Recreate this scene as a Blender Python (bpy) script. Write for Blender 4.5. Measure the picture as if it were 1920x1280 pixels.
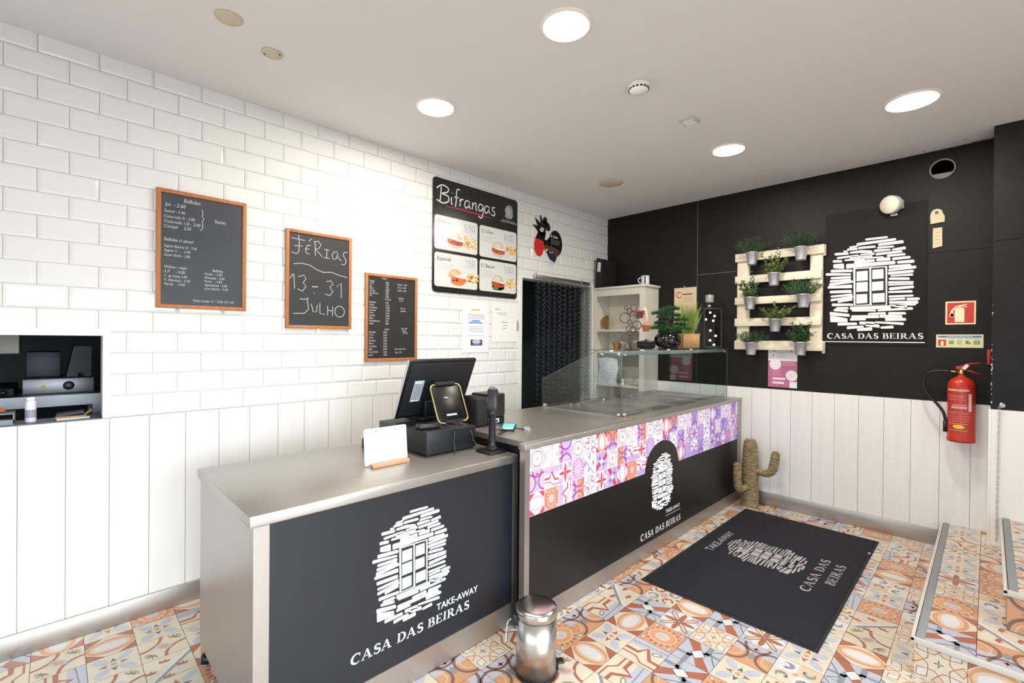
import bpy, bmesh, math, random
from mathutils import Vector, Matrix
R = math.radians
random.seed(7)
scene = bpy.context.scene
for o in list(bpy.data.objects): bpy.data.objects.remove(o)

# ------------------------------------------------------------------ camera
cam_data = bpy.data.cameras.new('camera'); cam = bpy.data.objects.new('camera', cam_data)
scene.collection.objects.link(cam); scene.camera = cam
yaw, pit, rol = .7955, -.0044, .00864
fw = Vector((math.cos(yaw)*math.cos(pit), math.sin(yaw)*math.cos(pit), math.sin(pit)))
r0 = Vector((math.sin(yaw), -math.cos(yaw), 0)); u0 = r0.cross(fw)
rt = r0*math.cos(rol)+u0*math.sin(rol); up = u0*math.cos(rol)-r0*math.sin(rol)
m = Matrix((rt, up, -fw)).transposed().to_4x4(); m.translation = Vector((-4.2453, -2.8744, 1.3563))
cam.matrix_world = m
cam_data.sensor_width = 36; cam_data.lens = 875.86/1920*36; cam_data.clip_start = .02

# ------------------------------------------------------------------ sky, daylight, exposure
W = bpy.data.worlds.new('sky'); scene.world = W; W.use_nodes = True
bg = W.node_tree.nodes['Background']; bg.inputs[0].default_value = (.82, .91, 1, 1); bg.inputs[1].default_value = 1.5
vs = scene.view_settings
vs.view_transform = 'Standard'; vs.look = 'None'; vs.gamma = 1; vs.use_curve_mapping = False
vs.exposure = 0.24

def area(name, loc, rot, sx, sy, power, col):
    d = bpy.data.lights.new(name, 'AREA'); d.shape = 'RECTANGLE'; d.size = sx; d.size_y = sy
    d.energy = power; d.color = col
    o = bpy.data.objects.new(name, d); o.location = loc; o.rotation_euler = rot
    scene.collection.objects.link(o); return o
# daylight entering through the street front behind the camera and the glazed side on the left
L1 = area('daylight_front', (-3.95, -5.08, 1.12), (R(60), 0, R(-3)), 3.4, 1.7, 80, (.82, .92, 1)); L1.data.spread = R(86)
L2 = area('daylight_side', (-6.28, -2.7, 1.12), (R(58), 0, R(-90)), 3.2, 1.7, 13, (.82, .93, 1)); L2.data.spread = R(100)

# ------------------------------------------------------------------ helpers
C = scene.collection
def s2l(c):
    f = lambda v: v/12.92 if v <= .04045 else ((v+.055)/1.055)**2.4
    return tuple(f(x/255) for x in c)
def hx(h): return s2l((int(h[0:2],16), int(h[2:4],16), int(h[4:6],16)))
MATS = {}
def mat(name, col='808080', rough=.5, metal=0, noise=0, nscale=20, bump=0, bscale=60, stretch=None, emit=0, attr=False, spec=.5, coat=0, coord='Object', rnoise=0):
    if name in MATS: return MATS[name]
    m = bpy.data.materials.new(name); m.use_nodes = True; nt = m.node_tree; b = nt.nodes['Principled BSDF']
    c = hx(col); b.inputs['Base Color'].default_value = (*c, 1)
    b.inputs['Roughness'].default_value = rough; b.inputs['Metallic'].default_value = metal
    b.inputs['Specular IOR Level'].default_value = spec; b.inputs['Coat Weight'].default_value = coat
    L = nt.links; src = None
    if attr:
        a = nt.nodes.new('ShaderNodeAttribute'); a.attribute_name = 'Col'; src = a.outputs['Color']
        L.new(src, b.inputs['Base Color'])
    if noise or bump or rnoise:
        tc = nt.nodes.new('ShaderNodeTexCoord'); mp = nt.nodes.new('ShaderNodeMapping')
        L.new(tc.outputs[coord], mp.inputs[0])
        if stretch: mp.inputs['Scale'].default_value = stretch
        n = nt.nodes.new('ShaderNodeTexNoise'); n.inputs['Scale'].default_value = nscale; n.inputs['Detail'].default_value = 5
        L.new(mp.outputs[0], n.inputs['Vector'])
        if noise:
            mx = nt.nodes.new('ShaderNodeMix'); mx.data_type = 'RGBA'; mx.blend_type = 'MULTIPLY'; mx.inputs[0].default_value = 1
            rp = nt.nodes.new('ShaderNodeMapRange'); rp.inputs[1].default_value = .3; rp.inputs[2].default_value = .7
            rp.inputs[3].default_value = 1-noise; rp.inputs[4].default_value = 1+noise*.6
            L.new(n.outputs[0], rp.inputs[0])
            if src: L.new(src, mx.inputs[6])
            else: mx.inputs[6].default_value = (*c, 1)
            cb = nt.nodes.new('ShaderNodeCombineColor')
            for i in range(3): L.new(rp.outputs[0], cb.inputs[i])
            L.new(cb.outputs[0], mx.inputs[7]); L.new(mx.outputs[2], b.inputs['Base Color'])
        if rnoise:
            rr = nt.nodes.new('ShaderNodeMapRange'); rr.inputs[1].default_value = .3; rr.inputs[2].default_value = .7
            rr.inputs[3].default_value = max(0, rough-rnoise); rr.inputs[4].default_value = rough+rnoise
            L.new(n.outputs[0], rr.inputs[0]); L.new(rr.outputs[0], b.inputs['Roughness'])
        if bump:
            n2 = nt.nodes.new('ShaderNodeTexNoise'); n2.inputs['Scale'].default_value = bscale; n2.inputs['Detail'].default_value = 4
            L.new(mp.outputs[0], n2.inputs['Vector'])
            bp = nt.nodes.new('ShaderNodeBump'); bp.inputs['Strength'].default_value = bump; bp.inputs['Distance'].default_value = .01
            L.new(n2.outputs[0], bp.inputs['Height']); L.new(bp.outputs[0], b.inputs['Normal'])
    if emit:
        b.inputs['Emission Strength'].default_value = emit; b.inputs['Emission Color'].default_value = (*c, 1)
        if attr: L.new(src, b.inputs['Emission Color'])
    MATS[name] = m; return m
def glass_mat(name, tint=(.94,.97,.96), refl=1.0):
    m = bpy.data.materials.new(name); m.use_nodes = True; nt = m.node_tree; nt.nodes.clear()
    o = nt.nodes.new('ShaderNodeOutputMaterial'); t = nt.nodes.new('ShaderNodeBsdfTransparent'); g = nt.nodes.new('ShaderNodeBsdfGlossy')
    f = nt.nodes.new('ShaderNodeLayerWeight'); f.inputs[0].default_value = .5; mx = nt.nodes.new('ShaderNodeMixShader')
    p5 = nt.nodes.new('ShaderNodeMath'); p5.operation = 'POWER'; p5.inputs[1].default_value = 5; nt.links.new(f.outputs['Facing'], p5.inputs[0])
    ma = nt.nodes.new('ShaderNodeMath'); ma.operation = 'MULTIPLY_ADD'; ma.inputs[1].default_value = .9*refl; ma.inputs[2].default_value = .04*refl; nt.links.new(p5.outputs[0], ma.inputs[0])
    t.inputs[0].default_value = (*tint, 1); g.inputs['Roughness'].default_value = .01
    nt.links.new(ma.outputs[0], mx.inputs[0]); nt.links.new(t.outputs[0], mx.inputs[1]); nt.links.new(g.outputs[0], mx.inputs[2])
    nt.links.new(mx.outputs[0], o.inputs[0]); MATS[name] = m; return m

LOC = {}
def link(o, parent=None, at=None):
    C.objects.link(o)
    if parent is not None: o.parent = parent
    return o
def tag(o, label=None, cat=None, group=None, kind=None):
    if label: o['label'] = label
    if cat: o['category'] = cat
    if group: o['group'] = group
    if kind: o['kind'] = kind
    return o
def empty(name, loc, label, cat, group=None):
    o = bpy.data.objects.new(name, None); o.empty_display_size = .05; o.location = loc; C.objects.link(o)
    LOC[o.name] = Vector(loc); return tag(o, label, cat, group)

class MB:
    """collects world-space geometry, builds ONE mesh object"""
    def __init__(s): s.v = []; s.f = []; s.sm = []; s.col = []
    def add(s, vs, fs, smooth=False, col=None):
        b = len(s.v); s.v += [Vector(v) for v in vs]
        for f in fs: s.f.append([b+i for i in f]); s.sm.append(smooth); s.col.append(col)
        return s
    def box(s, x0, x1, y0, y1, z0, z1, bev=0, col=None):
        x0, x1 = min(x0,x1), max(x0,x1); y0, y1 = min(y0,y1), max(y0,y1); z0, z1 = min(z0,z1), max(z0,z1)
        if bev:
            b = bmesh.new(); bmesh.ops.create_cube(b, size=1)
            for v in b.verts: v.co = Vector(((x0+x1)/2+v.co.x*(x1-x0), (y0+y1)/2+v.co.y*(y1-y0), (z0+z1)/2+v.co.z*(z1-z0)))
            bmesh.ops.bevel(b, geom=b.edges[:], offset=bev, segments=2, profile=.5, affect='EDGES')
            b.verts.index_update(); s.add([v.co.copy() for v in b.verts], [[v.index for v in f.verts] for f in b.faces], True, col); b.free(); return s
        p = [(x,y,z) for z in (z0,z1) for y in (y0,y1) for x in (x0,x1)]
        return s.add(p, [(0,2,3,1),(4,5,7,6),(0,1,5,4),(2,6,7,3),(0,4,6,2),(1,3,7,5)], False, col)
    def obox(s, c, ax, ay, az, hx_, hy, hz, bev=0):
        """box with its own axes"""
        t = MB().box(-hx_, hx_, -hy, hy, -hz, hz, bev); c = Vector(c); ax, ay, az = Vector(ax).normalized(), Vector(ay).normalized(), Vector(az).normalized()
        return s.add([c+ax*v.x+ay*v.y+az*v.z for v in t.v], t.f, bool(bev))
    def lathe(s, c, prof, n=32, axis=(0,0,1), smooth=True, caps=True):
        a = Vector(axis).normalized(); e1 = a.orthogonal().normalized(); e2 = a.cross(e1); c = Vector(c); vs = []; fs = []
        for r, h in prof:
            for k in range(n):
                t = 2*math.pi*k/n; vs.append(c+a*h+(e1*math.cos(t)+e2*math.sin(t))*r)
        for i in range(len(prof)-1):
            for k in range(n):
                k2 = (k+1) % n; fs.append((i*n+k, i*n+k2, (i+1)*n+k2, (i+1)*n+k))
        s.add(vs, fs, smooth)
        if caps:
            b = len(s.v)-len(vs)
            if prof[0][0] > 1e-5: s.f.append([b+k for k in range(n)][::-1]); s.sm.append(False); s.col.append(None)
            if prof[-1][0] > 1e-5: s.f.append([b+(len(prof)-1)*n+k for k in range(n)]); s.sm.append(False); s.col.append(None)
        return s
    def cyl(s, p0, p1, r, n=20, r1=None):
        p0, p1 = Vector(p0), Vector(p1); d = (p1-p0); return s.lathe(p0, [(r,0),(r if r1 is None else r1, d.length)], n, d)
    def tube(s, pts, r, n=8, closed=False):
        pts = [Vector(p) for p in pts]; N = len(pts); vs = []; fs = []; prev = None
        for i, p in enumerate(pts):
            if closed: d = pts[(i+1) % N]-pts[i-1]
            else: d = pts[min(i+1, N-1)]-pts[max(i-1, 0)]
            d.normalize()
            e = d.orthogonal().normalized() if prev is None else (prev-d*prev.dot(d)).normalized()
            prev = e; g = d.cross(e); rr = r[i] if isinstance(r, (list, tuple)) else r
            for k in range(n):
                t = 2*math.pi*k/n; vs.append(p+(e*math.cos(t)+g*math.sin(t))*rr)
        for i in range(N if closed else N-1):
            j = (i+1) % N
            for k in range(n):
                k2 = (k+1) % n; fs.append((i*n+k, i*n+k2, j*n+k2, j*n+k))
        if not closed: fs.append(tuple(range(n))[::-1]); fs.append(tuple((N-1)*n+k for k in range(n)))
        return s.add(vs, fs, True)
    def prism(s, pts, d, col=None, smooth=False):
        """pts: world polygon, d: extrusion vector"""
        n = len(pts); pts = [Vector(p) for p in pts]; d = Vector(d)
        return s.add(pts+[p+d for p in pts], [tuple(range(n))[::-1], tuple(range(n, 2*n))]+[(i, (i+1) % n, n+(i+1) % n, n+i) for i in range(n)], smooth, col)
    def ico(s, c, r, sub=2, sc=(1,1,1), jit=0):
        b = bmesh.new(); bmesh.ops.create_icosphere(b, subdivisions=sub, radius=1)
        vs = [Vector(c)+Vector((v.co.x*sc[0], v.co.y*sc[1], v.co.z*sc[2]))*r*(1+random.uniform(-jit, jit)) for v in b.verts]
        b.verts.index_update(); fs = [[v.index for v in f.verts] for f in b.faces]; b.free(); return s.add(vs, fs, True)
    def obj(s, name, material, parent=None, recalc=True):
        me = bpy.data.meshes.new(name); o = bpy.data.objects.new(name, me)
        off = Vector((0,0,0)); q = parent; loc = None
        if parent is not None:
            off = LOC[parent.name]; LOC[o.name] = off
        else:
            xs = [v.x for v in s.v]; ys = [v.y for v in s.v]; zs = [v.z for v in s.v]
            off = Vector(((min(xs)+max(xs))/2, (min(ys)+max(ys))/2, min(zs))); o.location = off; LOC[o.name] = off
        me.from_pydata([v-off for v in s.v], [], s.f)
        for p, sm in zip(me.polygons, s.sm): p.use_smooth = sm
        if any(c is not None for c in s.col):
            at = me.color_attributes.new('Col', 'FLOAT_COLOR', 'CORNER')
            for p, c in zip(me.polygons, s.col):
                c = c or (.8,.8,.8)
                for li in p.loop_indices: at.data[li].color = (*c, 1)
        if recalc:
            b = bmesh.new(); b.from_mesh(me); bmesh.ops.recalc_face_normals(b, faces=b.faces[:]); b.to_mesh(me); b.free()
        me.materials.append(material); me.update()
        return link(o, parent)
def struct(o): o['kind'] = 'structure'; return o
# a part parented to a mesh thing: same offset as that mesh
class Frame:
    """a 2D drawing plane: origin, right, up; normal = right x up"""
    def __init__(s, o, r, u): s.o = Vector(o); s.r = Vector(r); s.u = Vector(u); s.n = s.r.cross(s.u).normalized()
    def p(s, x, y, h=0): return s.o+s.r*x+s.u*y+s.n*h
class Paint(MB):
    """flat print: coloured polygons in thin layers on a Frame"""
    def __init__(s, fr, eps=.00012, base=.0004): MB.__init__(s); s.fr = fr; s.e = eps; s.b = base; s.T = None
    def poly(s, pts, col, layer=0):
        if s.T: pts = [s.T(*p) for p in pts]
        s.add([s.fr.p(x, y, s.b+layer*s.e) for x, y in pts], [tuple(range(len(pts)))], False, hx(col))
    def rect(s, x0, y0, x1, y1, col, layer=0): s.poly([(x0,y0),(x1,y0),(x1,y1),(x0,y1)], col, layer)
    def ell(s, cx, cy, rx, ry, col, layer=0, n=20, a=0, t0=0, t1=2*math.pi):
        ca, sa = math.cos(a), math.sin(a); full = abs(t1-t0-2*math.pi) < 1e-6; P = []
        for k in range(n if full else n+1):
            t = t0+(t1-t0)*k/n; x, y = rx*math.cos(t), ry*math.sin(t); P.append((cx+x*ca-y*sa, cy+x*sa+y*ca))
        s.poly(P, col, layer)
    def lens(s, cx, cy, L, w, a, col, layer=0, n=6):
        ca, sa = math.cos(a), math.sin(a); P = []
        for k in range(n+1): t = math.pi*k/n; P.append((-L*math.cos(t), w*math.sin(t)))
        for k in range(1, n): t = math.pi*k/n; P.append((L*math.cos(t), -w*math.sin(t)))
        s.poly([(cx+x*ca-y*sa, cy+x*sa+y*ca) for x, y in P], col, layer)
    def line(s, pts, w, col, layer=0, closed=False):
        """constant or per-point width ribbon"""
        n = len(pts)
        if closed: pts = pts+[pts[0]]; n += 1
        ww = w if isinstance(w, (list, tuple)) else [w]*n; Lp = []; Rp = []
        for i in range(n):
            a = pts[max(i-1,0)]; b = pts[min(i+1,n-1)]
            if closed and i in (0, n-1): a = pts[n-2]; b = pts[1]
            dx, dy = b[0]-a[0], b[1]-a[1]; l = math.hypot(dx, dy) or 1; nx, ny = -dy/l, dx/l; h = ww[i]/2
            Lp.append((pts[i][0]+nx*h, pts[i][1]+ny*h)); Rp.append((pts[i][0]-nx*h, pts[i][1]-ny*h))
        for i in range(n-1): s.poly([Lp[i], Lp[i+1], Rp[i+1], Rp[i]], col, layer)
    def arc(s, cx, cy, r, t0, t1, w, col, layer=0, n=12, ry=None):
        ry = ry or r; s.line([(cx+r*math.cos(t0+(t1-t0)*k/n), cy+ry*math.sin(t0+(t1-t0)*k/n)) for k in range(n+1)], w, col, layer)
    def text(s, body, x, y, size, col, layer=0, align='LEFT', shear=0, wide=1, bold=0):
        V, F = glyphs(body, align, bold)
        s.add([s.fr.p(x+(vx*wide+vy*shear)*size, y+vy*size, s.b+layer*s.e) for vx, vy in V], F, False, hx(col))
GC = {}
def glyphs(body, align='LEFT', bold=0):
    k = (body, align, bold)
    if k not in GC:
        cu = bpy.data.curves.new('t', 'FONT'); cu.body = body; cu.size = 1.0; cu.align_x = align; cu.resolution_u = 3; cu.offset = bold
        o = bpy.data.objects.new('t', cu); me = o.to_mesh()
        GC[k] = ([(v.co.x, v.co.y) for v in me.vertices], [tuple(p.vertices) for p in me.polygons]); o.to_mesh_clear()
        bpy.data.objects.remove(o); bpy.data.curves.remove(cu)
    return GC[k]
# ---- a bold serif capital alphabet for the shop name, drawn as ribbons (unit height)
def el(cx, cy, rx, ry, a0, a1, n=14): return [(cx+rx*math.cos(R(a0+(a1-a0)*k/n)), cy+ry*math.sin(R(a0+(a1-a0)*k/n))) for k in range(n+1)]
def tk(n, a, b, p=1.0): return [a+(b-a)*math.sin(math.pi*k/(n-1))**p for k in range(n)]
def serif(ch):
    S = []; T, t = .17, .06
    st = lambda x: [([(x,0),(x,1)], T), ([(x-.17,.025),(x+.17,.025)], .05), ([(x-.17,.975),(x+.17,.975)], .05)]
    if ch == 'C': p = el(.48,.5,.39,.47,48,312,20); S = [(p, tk(21,t,T+.03)), ([(.76,.98),(.76,.66)], .05)]; w = .88
    elif ch == 'A': S = [([(.10,.03),(.46,1)], t), ([(.44,1),(.80,.03)], T), ([(.22,.34),(.68,.34)], t), ([(0,.025),(.26,.025)], .05), ([(.62,.025),(1.0,.025)], .05)]; w = 1.0
    elif ch == 'S':
        p = el(.36,.735,.22,.225,40,270,10)[:-1]+el(.36,.265,.24,.235,90,-140,10)
        S = [(p, tk(len(p),t,T+.02,.8)), ([(.56,.98),(.56,.72)], .05), ([(.12,.28),(.12,.02)], .05)]; w = .68
    elif ch == 'D': p = el(.34,.5,.46,.465,90,-90,16); S = st(.2)+[([(.2,.965),(.36,.965)], t), ([(.2,.035),(.36,.035)], t), (p, tk(17,t,T+.02))]; w = .92
    elif ch == 'B': S = st(.2)+[([(.2,.965),(.38,.965)], t), ([(.2,.52),(.42,.52)], t), ([(.2,.035),(.42,.035)], t), (el(.36,.742,.26,.222,90,-90,10), tk(11,t,T)), (el(.40,.278,.30,.243,90,-90,10), tk(11,t,T))]; w = .8
    elif ch == 'E': S = st(.2)+[([(.2,.965),(.68,.965)], t), ([(.2,.51),(.52,.51)], t), ([(.2,.035),(.72,.035)], t), ([(.67,.99),(.67,.74)], .05), ([(.71,.01),(.71,.28)], .05), ([(.52,.62),(.52,.40)], .05)]; w = .8
    elif ch == 'I': S = st(.2); w = .42
    elif ch == 'R': S = st(.2)+[([(.2,.965),(.38,.965)], t), ([(.2,.50),(.40,.50)], t), (el(.36,.732,.28,.232,90,-90,10), tk(11,t,T)), ([(.42,.5),(.78,.03)], T), ([(.66,.025),(.94,.025)], .05)]; w = .92
    else: w = .38
    return S, w
def serif_text(P, body, x0, x1, y, h, col, layer=0, slope=0, slant=0):
    """fits the words between x0 and x1 with cap height h"""
    tot = sum(serif(c)[1] for c in body)+.06*(len(body)-1); k = (x1-x0)/tot; x = 0
    for c in body:
        S, w = serif(c)
        old = P.T
        for pts, wd in S:
            P.T = lambda a, b, X=x: (x0+(X+a)*k+b*h*slant, y+b*h+slope*((X+a)*k))
            P.line(pts, wd, col, layer)
        P.T = old; x += w+.06
# ---- the stone-and-window emblem: each stone is a six-number quad in thousandths
STONES=[(441,982,967,680,981,966),(349,944,920,764,951,933),(579,915,894,838,921,895),(268,916,905,363,918,908),(364,900,883,556,897,880),(243,896,879,360,896,877),(200,878,868,252,876,867),(569,880,865,743,876,864),(722,845,832,860,854,830),(536,854,832,711,846,834),(274,858,844,380,862,840),(371,865,840,522,848,829),(555,816,796,828,820,802),(101,861,840,263,856,835),(127,814,797,375,819,805),(391,822,804,545,823,807),(672,787,770,858,787,770),(215,780,768,443,782,761),(274,805,784,520,807,782),(448,781,769,640,775,767),(723,752,731,908,754,734),(80,784,763,190,778,757),(323,756,731,548,754,733),(561,757,734,709,761,731),(234,728,684,760,716,690),(774,711,691,945,713,686),(87,738,700,213,737,683),(690,674,650,915,671,653),(58,679,654,306,665,642),(686,636,619,964,651,628),(0,645,623,293,623,608),(684,606,583,940,610,589),(57,597,580,293,594,573),(708,571,563,935,574,557),(49,564,544,293,564,549),(692,548,530,901,538,516),(41,530,505,315,544,525),(684,509,493,941,496,486),(24,498,477,305,500,468),(686,481,469,939,477,467),(696,445,420,944,452,431),(50,445,422,302,442,416),(686,406,393,930,405,386),(60,391,375,311,402,384),(691,361,346,940,360,347),(60,354,332,317,377,358),(697,332,315,862,335,318),(871,330,311,1000,328,309),(144,334,313,312,350,332),(698,302,282,987,298,271),(74,302,278,318,293,274),(768,266,256,964,270,255),(700,268,260,881,254,224),(123,260,243,270,257,240),(283,260,231,718,258,228),(97,242,223,262,228,205),(303,227,212,567,218,206),(582,219,206,937,234,213),(51,209,177,282,181,155),(479,186,172,670,191,171),(691,189,167,871,185,166),(57,168,101,259,135,96),(298,165,137,601,161,135),(603,163,138,835,155,129),(283,134,113,461,130,115),(660,131,103,872,125,102),(144,87,61,366,86,65),(387,96,71,553,91,62),(452,74,53,606,62,33),(553,95,83,850,80,58),(251,47,20,439,52,35),(614,41,23,749,48,25),(364,21,0,529,36,4),]
PANES=[(1,[(314,679),(676,672),(680,266),(324,272)]),(0,[(338,669),(491,665),(498,280),(343,278)]),(0,[(508,665),(658,663),(666,270),(519,271)]),(1,[(353,639),(473,640),(475,537),(352,535)]),(1,[(352,520),(474,521),(476,420),(351,419)]),(1,[(352,393),(470,392),(472,297),(353,292)]),(1,[(523,644),(637,645),(640,546),(523,546)]),(1,[(521,516),(638,518),(639,425),(521,422)]),(1,[(527,391),(652,393),(654,300),(529,297)])]
def emblem(P, x0, y0, w, h, white, dark, layer=0, shrink=0):
    f = lambda a, b: (x0+a*w/1000, y0+b*h/1000)
    for a, t0, b0, c, t1, b1 in STONES:
        if t0 < b0: t0, b0 = b0, t0
        if t1 < b1: t1, b1 = b1, t1
        g = 7; e0, e1 = min(5, (t0-b0)/3), min(6, (t1-b1)/3)
        P.poly([f(a+g, b0+shrink), f(c-g, b1+shrink), f(c, b1+e1+shrink), f(c-3, t1-e1-shrink), f(c-g*2, t1-shrink), f(a+g*2, t0-shrink), f(a, t0-e0-shrink), f(a+2, b0+e0+shrink)], white, layer)
    for c, q in PANES: P.poly([f(*p) for p in q], white if c else dark, layer+1 if c and q[0][0] < 330 else layer+2+c)
# ------------------------------------------------------------------ materials
M_tile = mat('glazed_white_tile', 'EDEDEA', .07, noise=.02, nscale=3, coat=0)
M_dark = mat('dark_slate_panel', '151210', .55, spec=.3, noise=.28, nscale=7, bump=.08, bscale=30)
M_jut = mat('worn_slate_panel', '171719', .55, spec=.3, noise=.3, nscale=9, bump=.1, bscale=30)
M_seam = mat('pale_seam', '6E6A62', .8)
M_wood = mat('white_painted_board', 'EAE9E5', .42, noise=.03, nscale=4, stretch=(6,6,.5), bump=.04, bscale=8)
M_ceil = mat('ceiling_paint', 'E6E5E3', .9, noise=.015, nscale=2)
M_white = mat('white_paint', 'F2F1EC', .4)
M_steel = mat('brushed_steel', 'B4ADA6', .38, .86, noise=.02, nscale=2)
M_steeltop = mat('steel_worktop', 'B4B0AA', .36, .80, noise=.03, nscale=1.2)
M_chrome = mat('chrome', 'D8D8D8', .07, 1)
M_alu = mat('aluminium', 'C4C5C8', .35, 1)
M_floor = mat('printed_floor_tile', attr=True, rough=.3, noise=.06, nscale=9)
M_grout = mat('dark_grout', '4A423C', .9)
M_print = mat('print', attr=True, rough=.45)
M_gloss = mat('glossy_print', attr=True, rough=.18)
M_chalk = mat('chalk', attr=True, rough=.9)
M_black = mat('black_plastic', '111112', .4)
M_blackm = mat('matt_black', '17171A', .7)
M_kit = mat('kitchen_wall', '6A6E70', .6)
M_kfloor = mat('kitchen_floor', '4A4845', .6)

# ------------------------------------------------------------------ room shell
H = 2.65; WZ = .975
o = struct(MB().box(-6.3, .3, -5.1, 0, -.12, -.001).obj('floor', M_grout))
o = struct(MB().box(-6.42, .12, -5.22, 2.9, H, H+.15).obj('ceiling', M_ceil))
# tiled wall: core with the hatch (x -5.3..-4.085, z .975..1.36) and the doorway (x -1.317..-.30, z 0..1.90)
cz = MB()
T_ = .12
HX0, HX1, HZ0, HZ1 = -5.3, -4.085, WZ, 1.358
DX0, DX1, DZ = -1.317, -.30, 1.90
for a in [(-6.3, HX0, 0, H), (HX0, HX1, 0, HZ0-.02), (HX0, HX1, HZ1, H), (HX1, DX0, 0, H), (DX0, DX1, DZ, H), (DX1, .12, 0, H)]:
    cz.box(a[0], a[1], .004, T_, a[2], a[3])
wall = struct(cz.obj('wall_back', mat('pale_grout', 'DEDCD8', .8)))
def tiles(x0, x1, z0, z1):
    b = bmesh.new(); tw, th, g, bev, dp = .2, .1, .0013, .012, .0042
    for k in range(int((z0-WZ)//th), int((z1-WZ)//th)+1):
        za = WZ+k*th
        off = .1 if k % 2 == 0 else 0
        n0 = int((x0-off)//tw)-1
        for j in range(n0, int((x1-off)//tw)+2):
            xa = off+j*tw
            if xa+tw < x0 or xa > x1: continue
            tx, tz = random.uniform(-.0004,.0004), random.uniform(-.0004,.0004)
            q = [b.verts.new(p) for p in ((xa+g,.004,za+g),(xa+tw-g,.004,za+g),(xa+tw-g,.004,za+th-g),(xa+g,.004,za+th-g),
                 (xa+g,-.0005,za+g),(xa+tw-g,-.0005,za+g),(xa+tw-g,-.0005,za+th-g),(xa+g,-.0005,za+th-g),
                 (xa+bev,-dp+tx,za+bev),(xa+tw-bev,-dp-tx,za+bev+0),(xa+tw-bev,-dp-tx+tz,za+th-bev),(xa+bev,-dp+tx+tz,za+th-bev))]
            for f in ((8,9,10,11),(4,5,9,8),(5,6,10,9),(6,7,11,10),(7,4,8,11),(0,1,5,4),(1,2,6,5),(2,3,7,6),(3,0,4,7)): b.faces.new([q[i] for i in f])
    for co, no in (((x0,0,0),(-1,0,0)),((x1,0,0),(1,0,0)),((0,0,z0),(0,0,-1)),((0,0,z1),(0,0,1))):
        bmesh.ops.bisect_plane(b, geom=b.verts[:]+b.edges[:]+b.faces[:], plane_co=co, plane_no=no, clear_outer=True)
    return b
tm = MB()
for a in [(-6.3, HX0, WZ, H), (HX0, -4.058, 1.388, H), (-4.058, DX0, WZ, H), (DX0, DX1, DZ, H), (DX1, 0, WZ, H)]:
    b = tiles(*a); b.verts.index_update(); tm.add([v.co.copy() for v in b.verts], [[v.index for v in f.verts] for f in b.faces]); b.free()
tl = tm.obj('tile_cladding', M_tile, wall)
# right wall: dark slate above a white boarded dado
wr = struct(MB().box(0, .12, -5.1, -.0005, 0, H).obj('wall_right', M_grout))
d = MB()
ys = [-.0005, -.985, -2.888]
for y1, y0, z0, z1 in [(0, -.983, .967, H), (-.986, -2.889, .967, 1.964), (-.986, -2.889, 1.967, H)]: d.box(-.006, 0, y0, y1, z0, z1)
d.obj('slate_cladding', M_dark, wr)
MB().box(-.0063, -.004, -.9865, -.9825, .97, H).box(-.0063, -.004, -1.33, -.986, 1.9635, 1.9675).obj('panel_seam', M_seam, wr)
def dado_y(x0, x1, z0, z1, seam0, name, parent):
    mb = MB(); x = seam0
    while x > x0: x -= .1475
    while x < x1:
        a, b_ = max(x+.0012, x0), min(x+.1475-.0012, x1)
        if b_-a > .005: mb.box(a, b_, -.012, .003, z0, z1)
        x += .1475
    return mb.obj(name, M_wood, parent)
t1 = struct(MB().box(-6.3, DX0-.001, -.004, .0039, 0, WZ-.002).obj('trim_1', mat('groove_shadow_board', 'B2AFA8', .8)))
dado_y(-6.3, DX0-.002, .0, WZ-.003, -4.06, 'boarding', t1)
t2 = struct(MB().box(-.004, -.0001, -2.888, -.001, 0, .966).obj('trim_2', mat('groove_shadow_board')))
mb = MB(); y = -2.06+.1475*20
while y > -2.889:
    a, b_ = max(y-.1475+.0012, -2.888), min(y-.0012, -.013)
    if b_-a > .005: mb.box(-.011, -.001, a, b_, 0, .965)
    y -= .1475
mb.obj('boarding', M_wood, t2)
struct(MB().box(-6.3, DX0-.003, -.026, -.0125, 0, .1, .001).obj('baseboard_back', M_steel))
struct(MB().box(-.024, -.0115, -2.888, -.03, 0, .108, .001).obj('baseboard_right', M_steel))
# projecting pier on the right
pr = struct(MB().box(-.25, -.0005, -5.1, -2.89, .0, H).obj('wall_pier', M_grout))
mb = MB()
for y1, y0, z0, z1 in [(-2.8895, -5.09, .967, 1.963), (-2.8895, -5.09, 1.967, 2.60), (-2.8895, -5.09, 2.604, H)]: mb.box(-.256, -.2505, y0, y1, z0, z1)
mb.obj('slate_cladding', M_jut, pr)
MB().box(-.256, -.001, -2.8895, -2.886, .967, H).obj('slate_return', M_dark, pr)
MB().box(-.2565, -.2505, -5.09, -2.8895, .0, .966).box(-.2565, -.0125, -2.8895, -2.878, 0, .966, .002).obj('white_casing', M_white, pr)
mb = MB()
for i in range(30):
    z = random.choice([random.uniform(.98,1.7), random.uniform(1.0,1.35)]); mb.ico((-.2565, -2.8905+random.uniform(-.001,.004), z), random.uniform(.001,.0035), 1, (.5,1,random.uniform(1,3)), .3)
mb.obj('chipped_edge', mat('bare_plaster', 'C9C2B2', .9), pr)
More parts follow.
